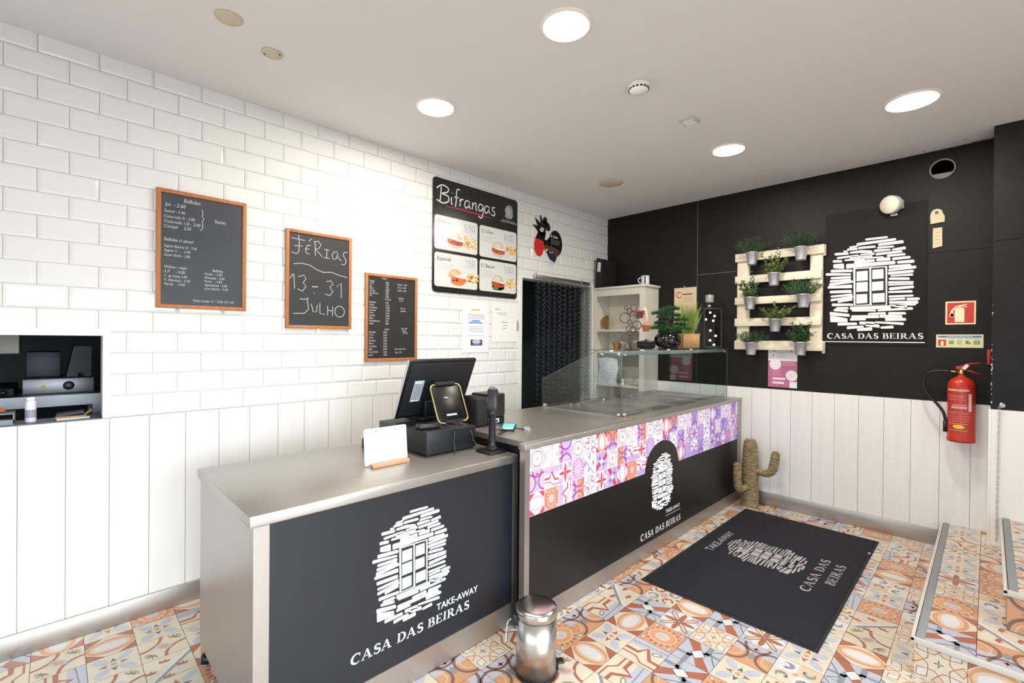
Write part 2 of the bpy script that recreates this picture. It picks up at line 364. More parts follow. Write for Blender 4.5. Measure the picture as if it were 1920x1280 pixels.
# street front behind the camera and glazed left side: walls with openings, frames and panes
fr_ = MB()
for a in [(-6.42, -5.7, 0, H), (-5.7, -2.2, 0, .12), (-5.7, -2.2, 2.1, H), (-2.2, .12, 0, H)]: fr_.box(a[0], a[1], -5.22, -5.1, a[2], a[3])
struct(fr_.obj('wall_front', M_white))
fl = MB()
for a in [(-5.22, -4.4, 0, H), (-4.4, -1.0, 0, .12), (-4.4, -1.0, 2.1, H), (-1.0, .12, 0, H)]: fl.box(-6.42, -6.3, a[0], a[1], a[2], a[3])
struct(fl.obj('wall_left', M_white))
G_win = glass_mat('window_glass', (.97,.98,.98))
def win(name, pts, ax):
    mb = MB(); (a0, a1, z0, z1), c = pts
    for s0, s1, q0, q1 in [(a0, a0+.05, z0, z1), (a1-.05, a1, z0, z1), (a0, a1, z0, z0+.05), (a0, a1, z1-.05, z1)]+[(a0+(a1-a0)*k/3-.02, a0+(a1-a0)*k/3+.02, z0, z1) for k in (1, 2)]:
        (mb.box(s0, s1, c-.025, c+.025, q0, q1) if ax == 'x' else mb.box(c-.025, c+.025, s0, s1, q0, q1))
    w = struct(mb.obj(name, M_black)); g = MB()
    g.box(a0+.05, a1-.05, c-.003, c+.003, z0+.05, z1-.05) if ax == 'x' else g.box(c-.003, c+.003, a0+.05, a1-.05, z0+.05, z1-.05)
    g.obj('pane', G_win, w)
win('window_1', ((-5.7, -2.2, .12, 2.1), -5.16), 'x'); win('window_2', ((-4.4, -1.0, .12, 2.1), -6.36), 'y')
# serving hatch frame and doorway frame
w3 = struct(MB().box(HX0-.03, -4.058, -.012, .003, HZ1-.001, 1.388).box(HX1, -4.058, -.012, .003, WZ+.0, HZ1).obj('window_3', M_white))
MB().box(HX0, HX1-.0005, .0, T_+.02, WZ-.0195, WZ+.002).obj('sill', mat('dark_sill', '3A3A3A', .3), w3)
d1 = struct(MB().box(DX0-.035, DX0, -.011, -.0, 0, 1.90).box(DX1-.0, DX1+.028, -.022, .0, 0, 1.93).obj('door_1', M_white))
# the kitchen behind
kb = MB().box(-6.3, .3, 2.6, 2.72, 0, H).box(-6.42, -6.3, T_, 2.7, 0, H).box(.12, .24, T_, 2.7, 0, H)
struct(kb.obj('wall_kitchen', M_kit))
struct(MB().box(-6.3, .12, 0.0, 2.6, -.12, -.001).obj('floor_kitchen', M_kfloor))

# ------------------------------------------------------------------ printed cement-tile patterns
FP = dict(cream='CFC3AE', white='CFCCCA', orange='C6936E', terra='A1634C', grey='86898F', lilac='B0B2BC', brown='7C5F55', peach='CFB598', dark='5C6268', olive='948C74')
AP = dict(cream='F0E2E8', white='F4F1F4', orange='DE8262', terra='C0405A', grey='9A98B8', lilac='BDA2DC', brown='9A5080', peach='EDBEB2', dark='7C5494', olive='A58CC6')
AP2 = dict(cream='E4DAF2', white='F0ECF8', orange='C486BC', terra='A656A8', grey='9A92CC', lilac='AA8CE0', brown='8450B4', peach='CDB6EC', dark='7052B8', olive='9880D0')
PI = math.pi
def pattern(P, k, cx, cy, h, c, rot=0, L=1):
    """one of twelve printed squares centred at cx, cy with half side h"""
    r = rot % 4; ca, sa = (1,0,-1,0)[r], (0,1,0,-1)[r]
    old = P.T
    P.T = lambda x, y: (cx+(x*ca-y*sa)*h, cy+(x*sa+y*ca)*h)
    S = lambda col, l=0: P.rect(-1,-1,1,1,col,L+l)
    dirs = [(1,0),(0,1),(-1,0),(0,-1)]
    if k == 0:      # orange sunburst
        S(c['orange'])
        for i in range(16):
            a = i*PI/8; P.lens(.78*math.cos(a), .78*math.sin(a), .16, .07, a, c['terra'], L+1, 3)
        P.ell(0,0,.82,.66,c['peach'],L+2); P.ell(0,0,.74,.58,c['orange'],L+3)
        P.ell(0,0,.40,.34,c['peach'],L+4); P.ell(0,0,.28,.22,c['lilac'],L+5)
        for x, y in ((-.86,-.86),(.86,-.86),(.86,.86),(-.86,.86)): P.ell(x*.9,y*.9,.17,.11,c['grey'],L+4,10,math.atan2(y,x)); P.ell(x*.9,y*.9,.11,.06,c['white'],L+5,10,math.atan2(y,x))
    elif k == 1:    # line star lattice
        S(c['cream'])
        for i in range(8):
            a = i*PI/4; q = [(.92*math.cos(a-.28),.92*math.sin(a-.28)),(.55*math.cos(a),.55*math.sin(a)),(.92*math.cos(a+.28),.92*math.sin(a+.28)),(1.2*math.cos(a),1.2*math.sin(a))]
            q = [(max(-1,min(1,x)),max(-1,min(1,y))) for x, y in q]
            P.poly(q, c['white'] if i % 2 else c['peach'], L+1); P.line(q, .05, c['terra'], L+2, True)
        P.line([(.55*math.cos(i*PI/8)*(1 if i%2==0 else .78),.55*math.sin(i*PI/8)*(1 if i%2==0 else .78)) for i in range(16)], .04, c['terra'], L+3, True)
        for dx, dy in dirs: P.lens(dx*.1,dy*.1,.1,.03,math.atan2(dy,dx),c['dark'],L+3,3)
    elif k == 2:    # petals on white
        S(c['white']); 
        for x, y in ((-1,-1),(1,-1),(1,1),(-1,1)): P.poly([(x,y),(x*.35,y),(x*.5,y*.5),(x,y*.35)], c['lilac'], L+1)
        for i in range(4): P.lens(.48*math.cos(i*PI/2),.48*math.sin(i*PI/2),.46,.15,i*PI/2,c['terra'],L+2)
        for i in range(4): a = i*PI/2+PI/4; P.lens(.62*math.cos(a),.62*math.sin(a),.55,.15,a,c['brown'],L+3); P.lens(.62*math.cos(a),.62*math.sin(a),.46,.09,a,c['peach'],L+4)
    elif k == 3:    # big pale ovals round a small four-point star
        S(c['cream'])
        for x, y in ((-.55,-.5),(.55,-.5),(.55,.5),(-.55,.5)): P.ell(x,y,.42,.24,c['lilac'],L+1,14,math.atan2(y,x)+PI/2*0)
        for i, (dx, dy) in enumerate(dirs): P.poly([(dx*.62,dy*.62),(dx*.22-dy*.16,dy*.22+dx*.16),(dx*.32,dy*.32),(dx*.22+dy*.16,dy*.22-dx*.16)], c['terra'] if i % 2 else c['dark'], L+2)
        P.poly([(.16,0),(0,.16),(-.16,0),(0,-.16)], c['orange'], L+3)
    elif k == 4:    # eye lens
        S(c['cream'])
        for x, y in ((-1,-1),(1,-1),(1,1),(-1,1)): P.poly([(x,y),(x*.25,y),(x*.85,y*.45),(x,y*.3)], c['terra'], L+1)
        P.lens(0,0,1,.72,0,c['orange'],L+2,12); P.lens(0,0,.86,.52,0,c['peach'],L+3,12); P.lens(0,0,.7,.36,0,c['white'],L+4,12)
    elif k == 5:    # folded ribbon and white lozenge
        S(c['lilac']); P.poly([(-1,-1),(0,-.2),(-.3,.1),(-1,-.3)], c['terra'], L+1); P.poly([(1,1),(0,.2),(.3,-.1),(1,.3)], c['terra'], L+1)
        P.line([(-1,.35),(-.25,.35),(.25,-.35),(1,-.35)], .28, c['grey'], L+2); P.line([(-.35,1),(-.35,.3),(.35,-.3),(.35,-1)], .2, c['grey'], L+2)
        P.poly([(.42,0),(0,.34),(-.42,0),(0,-.34)], c['white'], L+3); P.line([(.46,0),(0,.38),(-.46,0),(0,-.38)], .04, c['dark'], L+4, True)
        P.line([(-1,.9),(-.6,.45),(.0,.75),(.4,1)], .05, c['dark'], L+3)
    elif k == 6:    # interlaced circles
        S(c['lilac']); P.rect(-1,-1,1,.1,c['orange'],L+1)
        for x in (-1, 1):
            a0, a1 = (-PI/2, PI/2) if x < 0 else (PI/2, 3*PI/2)
            P.arc(x,-.1,.78,a0,a1,.16,c['brown'],L+2); P.arc(x,-.1,.50,a0,a1,.06,c['peach'],L+2)
        P.arc(0,1,.62,PI,2*PI,.15,c['brown'],L+2); P.ell(0,-.1,.14,.3,c['grey'],L+3,12)
        for dx, dy in dirs: P.poly([(dx*.24,.62+dy*.24),(-dy*.07,.62+dx*.07),(dy*.07,.62-dx*.07)], c['terra'], L+3)
    elif k == 7:    # diagonal band with crowns
        S(c['cream']); P.poly([(-1,-1),(-.55,-1),(1,.55),(1,1),(-1,-.9)][:4], c['grey'], L+1)
        P.poly([(-1,-1),(-.8,-1),(1,.8),(1,1)], c['white'], L+2)
        for d_ in (-1, 1):
            for t in (-.5, .15):
                x, y = t-d_*.32, t+d_*.38; P.poly([(x-.22,y-.08),(x+.18,y-.16),(x+.28,y+.04),(x+.1,y+.02),(x+.08,y+.2),(x-.04,y+.06),(x-.2,y+.16)], c['terra'], L+3)
    elif k == 8:    # scrolls
        S(c['cream'])
        for i, (x, y) in enumerate(((-.5,-.5),(.5,-.5),(.5,.5),(-.5,.5))):
            cc = c['terra'] if i % 2 else c['grey']; a = math.atan2(y, x); P.arc(x,y,.3,a+.6,a+2*PI-.6,.13,cc,L+1,10); P.ell(x*.75,y*.75,.09,.09,cc,L+1,8)
        for i in range(8): a = i*PI/4; P.lens(.17*math.cos(a),.17*math.sin(a),.09,.04,a,c['brown'],L+2,3)
        for dx, dy in dirs: P.ell(dx*.9,dy*.9,.13,.09,c['dark'],L+2,8,math.atan2(dy,dx))
    elif k == 9:    # paisley drops on pale quarters
        S(c['white']); P.rect(-1,-1,0,0,c['cream'],L+1); P.rect(0,0,1,1,c['peach'],L+1)
        for i, (x, y) in enumerate(((-.5,-.5),(.5,-.5),(.5,.5),(-.5,.5))):
            a = i*PI/2; P.arc(x,y,.24,a,a+PI*1.25,[.05,.1,.16,.2,.24,.24,.2,.16,.1,.06,.05],c['grey'],L+2,10); P.ell(x+.2*math.cos(a),y+.2*math.sin(a),.1,.1,c['grey'],L+2,8)
        P.poly([(.15,0),(0,.15),(-.15,0),(0,-.15)], c['orange'], L+3)
    elif k == 10:   # zigzag strap
        S(c['cream']); P.rect(-1,.3,1,1,c['lilac'],L+1); P.line([(-1,-.1),(-.3,-.1),(0,.45),(.5,-.35),(1,-.35)], .22, c['terra'], L+2)
        P.line([(-1,-.45),(-.2,-.45),(.2,-.8),(1,-.8)], .1, c['terra'], L+2); P.line([(-1,.6),(1,.75)], .07, c['grey'], L+2); P.ell(.55,.35,.3,.16,c['olive'],L+3,12,.5); P.ell(.55,.35,.18,.07,c['white'],L+4,12,.5)
    elif k == 11:   # leaf star with olive sprigs
        S(c['cream'])
        for x, y in ((-1,-1),(1,1)): P.arc(x,y,1.0,math.atan2(-y,-x)-PI/4,math.atan2(-y,-x)+PI/4,.16,c['terra'],L+1)
        for x, y, a in ((-.5,.5,2.4),(.5,-.5,-.8)):
            for j in range(-2, 3): P.lens(x+.22*math.cos(a+j*.6),y+.22*math.sin(a+j*.6),.2,.06,a+j*.6,c['olive'],L+2,3)
        P.ell(0,0,.42,.26,c['lilac'],L+2,14,PI/4); P.ell(0,0,.26,.14,c['orange'],L+3,14,PI/4)
    elif k == 12:   # outlined octagon links
        S(c['white']); o_ = [(.95,.4),(.4,.95),(-.4,.95),(-.95,.4),(-.95,-.4),(-.4,-.95),(.4,-.95),(.95,-.4)]
        P.line(o_,.12,c['grey'],L+1,True); P.line([(x*.72,y*.72) for x, y in o_],.10,c['terra'],L+1,True); P.ell(0,0,.3,.3,c['peach'],L+1); P.ell(0,0,.14,.14,c['orange'],L+2,8)
    P.T = old
def tiled(fr, x0, x1, y0, y1, ox, oy, name, parent, material, seed, hole=None):
    """.33 m tiles, each printed with four squares; clipped to the rectangle"""
    rnd = random.Random(seed); P = Paint(fr, .00012, .0); q = .33; g = .0018
    i0, i1 = math.floor((x0-ox)/q), math.ceil((x1-ox)/q); j0, j1 = math.floor((y0-oy)/q), math.ceil((y1-oy)/q)
    for i in range(i0, i1):
        for j in range(j0, j1):
            last = None
            for a in (0, 1):
                for b_ in (0, 1):
                    cx, cy = ox+i*q+q*(.25+.5*a), oy+j*q+q*(.25+.5*b_)
                    k = rnd.choice([0,0,1,2,3,3,4,4,5,6,7,8,9,10,11])
                    pattern(P, k, cx, cy, q/4-(g if False else .0009), FP, rnd.randrange(4), 1)
    b = bmesh.new(); vs = [b.verts.new(v) for v in P.v]; lay = b.loops.layers.float_color.new('Col')
    for f, c_ in zip(P.f, P.col):
        try: fc = b.faces.new([vs[k] for k in f])
        except ValueError: continue
        for l in fc.loops: l[lay] = (*c_, 1)
    for co, no in ((fr.p(x0,0), -fr.r), (fr.p(x1,0), fr.r), (fr.p(0,y0), -fr.u), (fr.p(0,y1), fr.u)):
        bmesh.ops.bisect_plane(b, geom=b.verts[:]+b.edges[:]+b.faces[:], plane_co=co, plane_no=no, clear_outer=True)
    off = LOC[parent.name]
    for v in b.verts: v.co -= off
    me = bpy.data.meshes.new(name); b.to_mesh(me); b.free(); me.materials.append(material)
    o = bpy.data.objects.new(name, me); LOC[name] = off; return link(o, parent)
floor_o = bpy.data.objects['floor']
FZ = Frame((0,0,0), (1,0,0), (0,1,0))
tiled(FZ, -6.3, 0, -5.1, 0, -2.332+.33*0, -1.593, 'patchwork_tiles', floor_o, M_floor, 3)

# ------------------------------------------------------------------ steps
def step(n, x0, x1, y0, y1, z, label, seed, bz=0):
    t = struct(MB().box(x0+.008, x1, y0, y1-.008, bz, z-.012).obj('trim_%d' % n, M_grout))
    t['label'] = label
    MB().box(x0-.004, x1, y1-.010, y1+.003, z-.014, z+.001, .002).box(x0-.004, x0+.012, y0, y1+.003, z-.022, z+.0012, .002).obj('edge_strip', mat('cream_edge', 'C9C5BA', .4), t)
    MB().box(x0+.0125, x1, y1-.040, y1-.012, z-.002, z+.003, .001).obj('anti_slip_strip', mat('grey_grip', '84888A', .6), t)
    tiled(Frame((0,0,z-.0003), (1,0,0), (0,1,0)), x0+.012, x1, y0, y1-.012, x0+.012, y1-.022-.33, 'tread_tiles', t, M_floor, seed)
    tiled(Frame((x0+.0078,0,0), (0,-1,0), (0,0,1)), -y1+.008, -y0, bz, z-.016, -y1-.165, bz, 'riser_tiles', t, M_floor, seed+1)
    tiled(Frame((0,y1-.0078,0), (-1,0,0), (0,0,1)), -x1, -x0-.008, bz, z-.012, -x1, bz, 'front_tiles', t, M_floor, seed+2)
    return t
step(3, -1.745, -.013, -4.2, -2.665, .161, 'lower tiled step with cream edge and grey anti-slip strip', 11)
step(4, -1.41, -.258, -4.2, -2.93, .33, 'upper tiled step beside the dark pier', 21, .162)

# damp stains on the ceiling where it meets the dark wall
P = Paint(Frame((0,0,H-.0002), (0,-1,0), (-1,0,0)), base=.0004)
r_ = random.Random(8)
pts = [(2.25+.64*k/14, .006+.03*(k/14)**1.5*r_.uniform(.5,1.5)) for k in range(15)]
P.poly([(2.25,0),(2.89,0)]+pts[::-1], '8A7E6C'); P.poly([(2.62,0),(2.89,0),(2.889,.045),(2.86,.03),(2.80,.035),(2.74,.012)], '5E5242', 1)
for k in range(5): P.line([(2.55+.05*k,.06+.012*k),(2.57+.05*k,.065+.012*k+r_.uniform(-.01,.01))], .005, '9A8E7C')
P.obj('damp_stain', mat('stain_paint', attr=True, rough=.9), bpy.data.objects['ceiling'], False)
# ------------------------------------------------------------------ ceiling fittings
M_lamp = mat('lamp_glow', 'FFF1D8', .5, emit=26)
M_ring = mat('lamp_ring', 'F4F0E6', .4)
M_cap = mat('ceiling_blank', 'D3C6B0', .8)
def downlight(x, y, r, label):
    t = empty('downlight', (x, y, H-.02), label, 'ceiling light', 'round downlights in the ceiling')
    MB().lathe((x,y,H), [(r+.012,-.0005),(r+.010,-.006),(r,-.009),(r-.004,-.006),(r-.004,-.0006)], 40, caps=False).obj('ring', M_ring, t)
    MB().lathe((x,y,H), [(.001,-.006),(r-.004,-.006),(r-.005,-.002)], 40).obj('diffuser', M_lamp, t)
    d = bpy.data.lights.new('downlight_bulb', 'AREA'); d.shape = 'DISK'; d.size = r*1.8; d.energy = 13; d.color = (1,.92,.83)
    o = bpy.data.objects.new('downlight_bulb', d); o.location = (0,0,.006); C.objects.link(o); o.parent = t
downlight(-2.745, -1.645, .096, 'large lit round downlight nearest the viewer, above the front of the counters')
downlight(-2.728, -.702, .100, 'lit round downlight above the till, nearest the white tiled wall')
downlight(-.975, -2.575, .112, 'lit round downlight at the right, above the steps')
downlight(-.998, -1.633, .100, 'lit round downlight farthest back, above the food counter front')
def blank(x, y, r, label):
    tag(MB().lathe((x,y,H-.0001), [(r,-.0005),(r-.003,-.004),(.001,-.005)], 36).obj('ceiling_cover_plate', M_cap), label, 'cover plate', 'unlit round plates in the ceiling')
blank(-3.744, -.706, .052, 'beige round cover plate in the ceiling, leftmost of the three')
blank(-.979, -.688, .1, 'large unlit round ceiling plate above the shelf unit')
b3 = MB().lathe((-3.54,-.577,H-.0001), [(.046,-.0005),(.044,-.004),(.001,-.005)], 32)
b3 = tag(b3.obj('ceiling_cover_plate', M_cap), 'small beige round ceiling plate with two dark screws', 'cover plate', 'unlit round plates in the ceiling')
for q in ((-3.565,-.555,H-.0042),(-3.515,-.6,H-.0042)): MB().lathe(q, [(.004,0),(.003,-.003)], 10).obj('screw', M_black, b3)
t = empty('smoke_detector', (-2.14,-1.625,H), 'white domed smoke detector with black slots on the ceiling', 'smoke detector')
MB().lathe((-2.14,-1.625,H), [(.055,-.0005),(.055,-.014),(.050,-.022),(.046,-.034),(.036,-.044),(.001,-.047)], 40).obj('housing', M_white, t)
mb = MB()
for k in range(16):
    a = 2*PI*k/16; mb.obox((-2.14+.0485*math.cos(a), -1.625+.0485*math.sin(a), H-.028), (math.cos(a),math.sin(a),0), (-math.sin(a),math.cos(a),0), (0,0,1), .002, .006, .0035)
mb.obj('slots', M_black, t)
x, y = -1.58, -1.632
t = empty('ceiling_hatch', (x,y,H), 'small pale square fitting on the ceiling beside the smoke detector', 'sensor')
MB().box(x-.045,x+.045,y-.045,y+.045,H-.008,H-.0005,.002).obj('plate', mat('grey_white', 'C9C8C0', .6), t)
MB().prism([(x-.03,y-.03,H-.0085),(x+.03,y-.03,H-.0085),(x+.03,y+.03,H-.0085),(x-.03,y+.03,H-.0085)], (0,0,-.006)).obj('lens', M_white, t)

# ------------------------------------------------------------------ left counter (till counter)
M_navy = mat('dark_vinyl_panel', '1B1D24', .42, noise=.06, nscale=40, spec=.5, bump=.03, bscale=120)
M_blk = mat('black_vinyl_panel', '121112', .42, noise=.05, nscale=40)
CW, CB = 'F4F4F6', '1B1D24'
t = empty('service_counter', (-3.23,-.94,0), 'low stainless steel till counter with dark panel, shop emblem and name', 'counter')
MB().box(-3.818,-2.655,-1.302,-.575,.770,.807,.0025).obj('countertop', M_steeltop, t)
MB().box(-3.806,-3.760,-1.298,-1.262,.104,.769).obj('post', M_steel, t)
MB().box(-2.682,-2.652,-1.298,-1.262,.104,.769).obj('post', M_steel, t)
MB().box(-3.806,-3.798,-1.261,-.60,.075,.769).box(-3.806,-3.790,-.60,-.575,.075,.769).obj('side_panel', M_steel, t)
MB().box(-3.797,-2.654,-.60,-.59,.09,.769).obj('back_panel', M_steel, t)
MB().box(-3.806,-2.652,-1.296,-1.275,.004,.1035).obj('kickboard', M_steel, t)
pn = MB().box(-3.7598,-2.6822,-1.292,-1.280,.1038,.769).obj('front_panel', M_navy, t)
F1 = Frame((0,-1.2925,0),(1,0,0),(0,0,1))
P = Paint(F1); emblem(P, -3.406, .258, .357, .430, CW, CB, 0, -3); P.obj('emblem', M_print, pn, False)
P = Paint(F1); serif_text(P, 'CASA DAS BEIRAS', -3.488, -2.945, .186, .036, CW, 0, -.012, .08); P.obj('shop_name', M_print, pn, False)
P = Paint(F1); P.text('TAKE-AWAY', -3.117, .236, .0385, CW, 0, bold=.008); P.obj('take_away_lettering', M_print, pn, False)
P = Paint(F1); P.ell(-3.616,.502,.036,.036,'17171C',0,24); P.obj('round_stain', mat('stain','1B1B20',.5), pn, False)
for x, y in ((-3.785,-.60),(-3.785,-1.24),(-2.68,-.60),(-2.68,-1.24)):
    MB().cyl((x,y,.0),(x,y,.03),.022,16).cyl((x,y,.03),(x,y,.09),.012,12).obj('foot', M_black, t)

# ------------------------------------------------------------------ right counter (food counter)
t = empty('food_counter', (-1.35,-.99,0), 'long steel food counter with patterned backlit band and arched emblem', 'counter')
TZ = .872
mb = MB().box(-2.70,-.006,-1.392,-1.345,.8455,TZ,.002).box(-2.66,-1.72,-1.345,-.60,.8455,TZ).box(-1.72,-.006,-1.345,-1.25,.8455,TZ).box(-1.72,-.006,-.66,-.64,.8455,TZ)
mb.box(-1.72,-.03,-.64,-.635,.8455,TZ)
mb.obj('countertop', M_steeltop, t)
# a row of sunken bain-marie wells with lids
n = 4; xw = -1.70; ww = (1.70-.05)/n
for k in range(n+1): MB().box(xw+k*ww-.012, xw+k*ww+.012, -1.249, -.661, .85, TZ).obj('well_divider', M_steeltop, t)
for k in range(n):
    a, b_ = xw+k*ww+.0125, xw+(k+1)*ww-.0125
    wl = MB().box(a, b_, -1.249, -.661, .835, .862, .004).box(a+.03, b_-.03, -1.21, -.70, .862, .866, .002).obj('well_lid', M_steeltop, t)
    cx = (a+b_)/2
    MB().tube([(cx-.045,-.735,.866),(cx-.045,-.735,.884),(cx-.04,-.735,.889),(cx+.04,-.735,.889),(cx+.045,-.735,.884),(cx+.045,-.735,.866)], .005, 8).obj('lid_handle', M_chrome, wl)
MB().box(-2.70,-2.667,-1.390,-1.356,.0885,.845).obj('post', M_steel, t)
MB().box(-.100,-.026,-1.390,-1.356,.0885,.845).obj('post', M_steel, t)
MB().box(-2.70,-.027,-1.389,-1.372,.003,.088).obj('kickboard', M_steel, t)
MB().box(-2.699,-2.645,-1.355,-1.3535,.09,.84).box(-2.645,-2.64,-1.353,-.61,.01,.845).box(-2.64,-.03,-.615,-.61,.01,.84).obj('carcass', M_blk, t)
pn = MB().box(-2.6668,-.1002,-1.386,-1.374,.0883,.8452).obj('front_panel', M_blk, t)
F2 = Frame((0,-1.3862,0),(1,0,0),(0,0,1))
# printed band, cut by a half-round arch
M_azul = mat('backlit_print', attr=True, rough=.3, emit=.2)
band = Paint(F2, .00012, .0003); rnd = random.Random(5); hs = .0527; z0 = .530
band.rect(-2.6665, z0, -.1005, .845, 'FBF8FF', 0)
seq = [4, 5, 1, 6, 2, 11, 0, 10]
for i in range(25):
    for j in range(3):
        cx, cz = -2.6665+hs*(2*i+1), z0+.0003+hs*(2*j+1)
        if cx+hs > -.095: cx = -2.6665+hs*(2*i+1)
        u_ = (cx+2.667)/2.56; u_ = min(1, max(0, (u_-.42)*2.2))
        mixc = lambda a, b_: ''.join('%02X' % int(int(a[q:q+2],16)*(1-u_)+int(b_[q:q+2],16)*u_) for q in (0,2,4))
        pal = {q: mixc(AP[q], AP2[q]) for q in AP}
        k = ((4, 0, 10, 6, 8, 2, 5)[i % 7], (6, 10, 2, 0, 7, 5, 12)[i % 7], (12, 1, 6, 12, 8, 4, 6)[i % 7])[j]
        pal['orange'] = pal['orange'] if rnd.random() < .6 else pal['lilac']
        pal['cream'] = rnd.choice([pal['cream'], pal['white']]) 
        pattern(band, k, cx, cz, hs*.985, pal, rnd.randrange(4) if k not in (1,) else 0, 1)
b = bmesh.new(); vsb = [b.verts.new(v) for v in band.v]; lay = b.loops.layers.float_color.new('Col')
for f, c_ in zip(band.f, band.col):
    try: fc = b.faces.new([vsb[k] for k in f])
    except ValueError: continue
    for l in fc.loops: l[lay] = (*c_, 1)
for co, no in (((-.1005,0,0),(1,0,0)), ((0,0,.8452),(0,0,1)), ((0,0,.530),(0,0,-1)), ((-2.6665,0,0),(-1,0,0))):
    bmesh.ops.bisect_plane(b, geom=b.verts[:]+b.edges[:]+b.faces[:], plane_co=co, plane_no=no, clear_outer=True)
off = LOC[t.name]
for v in b.verts: v.co -= off
me = bpy.data.meshes.new('patterned_band'); b.to_mesh(me); b.free(); me.materials.append(M_azul)
o = bpy.data.objects.new('patterned_band', me); LOC[o.name] = off; link(o, t)
ax, aw, ah = -1.400, .222, .176
MB().prism([F2.p(ax+aw*math.cos(a), .529+ah*math.sin(a), .0013) for a in [PI*k/28 for k in range(29)]], (0,-.001,0)).obj('arch_panel', M_blk, t)
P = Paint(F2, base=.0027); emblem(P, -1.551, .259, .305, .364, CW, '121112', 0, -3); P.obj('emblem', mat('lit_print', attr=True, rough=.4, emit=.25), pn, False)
P = Paint(F2); serif_text(P, 'CASA DAS BEIRAS', -1.665, -1.136, .118, .040, CW, 0, .0, .08); P.obj('shop_name', M_print, pn, False)
P = Paint(F2); P.text('TAKE-AWAY', -1.348, .212, .036, CW, 0, bold=.006); P.line([(-1.348,.196),(-1.138,.194)], .0025, CW); P.obj('take_away_lettering', M_print, pn, False)

# ------------------------------------------------------------------ glass display case on the counter
M_glass = glass_mat('display_glass', (.90,.94,.945)); M_edge = mat('glass_edge', '5E6B68', .2, spec=.5)
GX, GY = -1.712, -1.268
t = empty('glass_display_case', (-.86,-1.0,TZ), 'glass display case standing on the food counter', 'display case')
MB().box(GX+.006,-.03,GY-.003,GY+.003,TZ+.006,1.286).obj('front_pane', M_glass, t)
MB().prism([(GX-.003,y,z) for y, z in ((GY+.0,TZ+.006),(-.61,TZ+.006),(-.61,1.075),(-1.10,1.296),(GY,1.296))], (.006,0,0)).obj('side_pane', M_glass, t)
MB().tube([(GX,y,z) for y, z in ((-.61,TZ+.006),(-.61,1.075),(-1.10,1.296),(GY,1.296))], .0014, 6).obj('polished_edge', M_edge, t)
MB().tube([(GX,GY-.002,TZ+.004),(GX,GY-.002,1.296)], .0022, 6).obj('polished_edge', M_edge, t)
MB().tube([(-.03,GY-.002,TZ+.004),(-.03,GY-.002,1.286)], .0018, 6).obj('polished_edge', M_edge, t)
MB().box(GX+.004,-.03,GY-.006,-.985,1.288,1.297).obj('top_shelf', glass_mat('shelf_glass', (.80,.84,.84)), t)
MB().box(GX+.03,-.05,GY+.006,GY+.022,1.262,1.2875,.002).obj('front_rail', mat('frosted_rail', 'B4B6B4', .35, .2), t)
for x, y, z in ((GX+.012,-1.12,1.268),(GX+.012,GY+.02,1.268),(GX+.012,GY+.02,TZ+.014),(GX+.012,-.63,TZ+.014),(GX+.055,GY+.005,1.268),(GX+.05,GY+.004,TZ+.014),(-.06,GY+.006,TZ+.014),(-.06,GY+.006,1.268)):
    MB().box(x-.012,x+.012,y-.010,y+.010,z-.010,z+.010,.003).lathe((x-.012,y,z), [(.008,0),(.008,-.006),(.001,-.008)], 12, (1,0,0)).obj('clamp', M_chrome, t)
MB().box(GX+.0,-.04,-.612,-.606,TZ+.001,TZ+.006).box(GX-.004,GX+.004,GY+.01,-.62,TZ+.001,TZ+.0055).box(GX+.01,-.04,GY-.004,GY+.004,TZ+.001,TZ+.0055).obj('bottom_channel', M_chrome, t)
for k in range(4): MB().lathe((xw+(k+.5)*ww, -1.05, 1.2875), [(.012,0),(.011,-.006),(.001,-.007)], 14).obj('spotlight', mat('spot_glow', 'FFE9C0', .5, emit=14), t)

# ------------------------------------------------------------------ boards and papers on the tiled wall
M_frame = mat('orange_wood_frame', 'B9743E', .5, noise=.15, nscale=6, stretch=(8,8,.8))
M_slate = mat('chalkboard', '2E2F33', .5, noise=.12, nscale=5)
WY = -.0065   # front of the tiles
CH = 'C4C5C6'
def board(x0, x1, z0, z1, label, draw, smat=M_slate):
    t = empty('chalkboard', ((x0+x1)/2, WY, z0), label, 'chalkboard', 'framed chalkboards on the tiled wall')
    w = .019; y0, y1 = WY-.0155, WY-.0008; mb = MB()
    for q in ((x0,x0+w,z0,z1),(x1-w,x1,z0,z1),(x0+w,x1-w,z0,z0+w),(x0+w,x1-w,z1-w,z1)): mb.box(q[0],q[1],y0,y1,q[2],q[3],.0015)
    mb.obj('frame', M_frame, t)
    MB().box(x0+w,x1-w,WY-.009,WY-.001,z0+w,z1-w).obj('slate', smat, t)
    P = Paint(Frame((x0,WY-.009,z0),(1,0,0),(0,0,1))); draw(P, x1-x0, z1-z0); P.obj('chalk_writing', M_chalk, t, False)
rj = random.Random(2)
def lines(P, w, h, rows):
    for u, v, txt, s in rows: P.text(txt, u*w, (1-v)*h-s*.35, s*rj.uniform(.95,1.05), CH, 0, shear=.12, wide=.82, bold=.002)
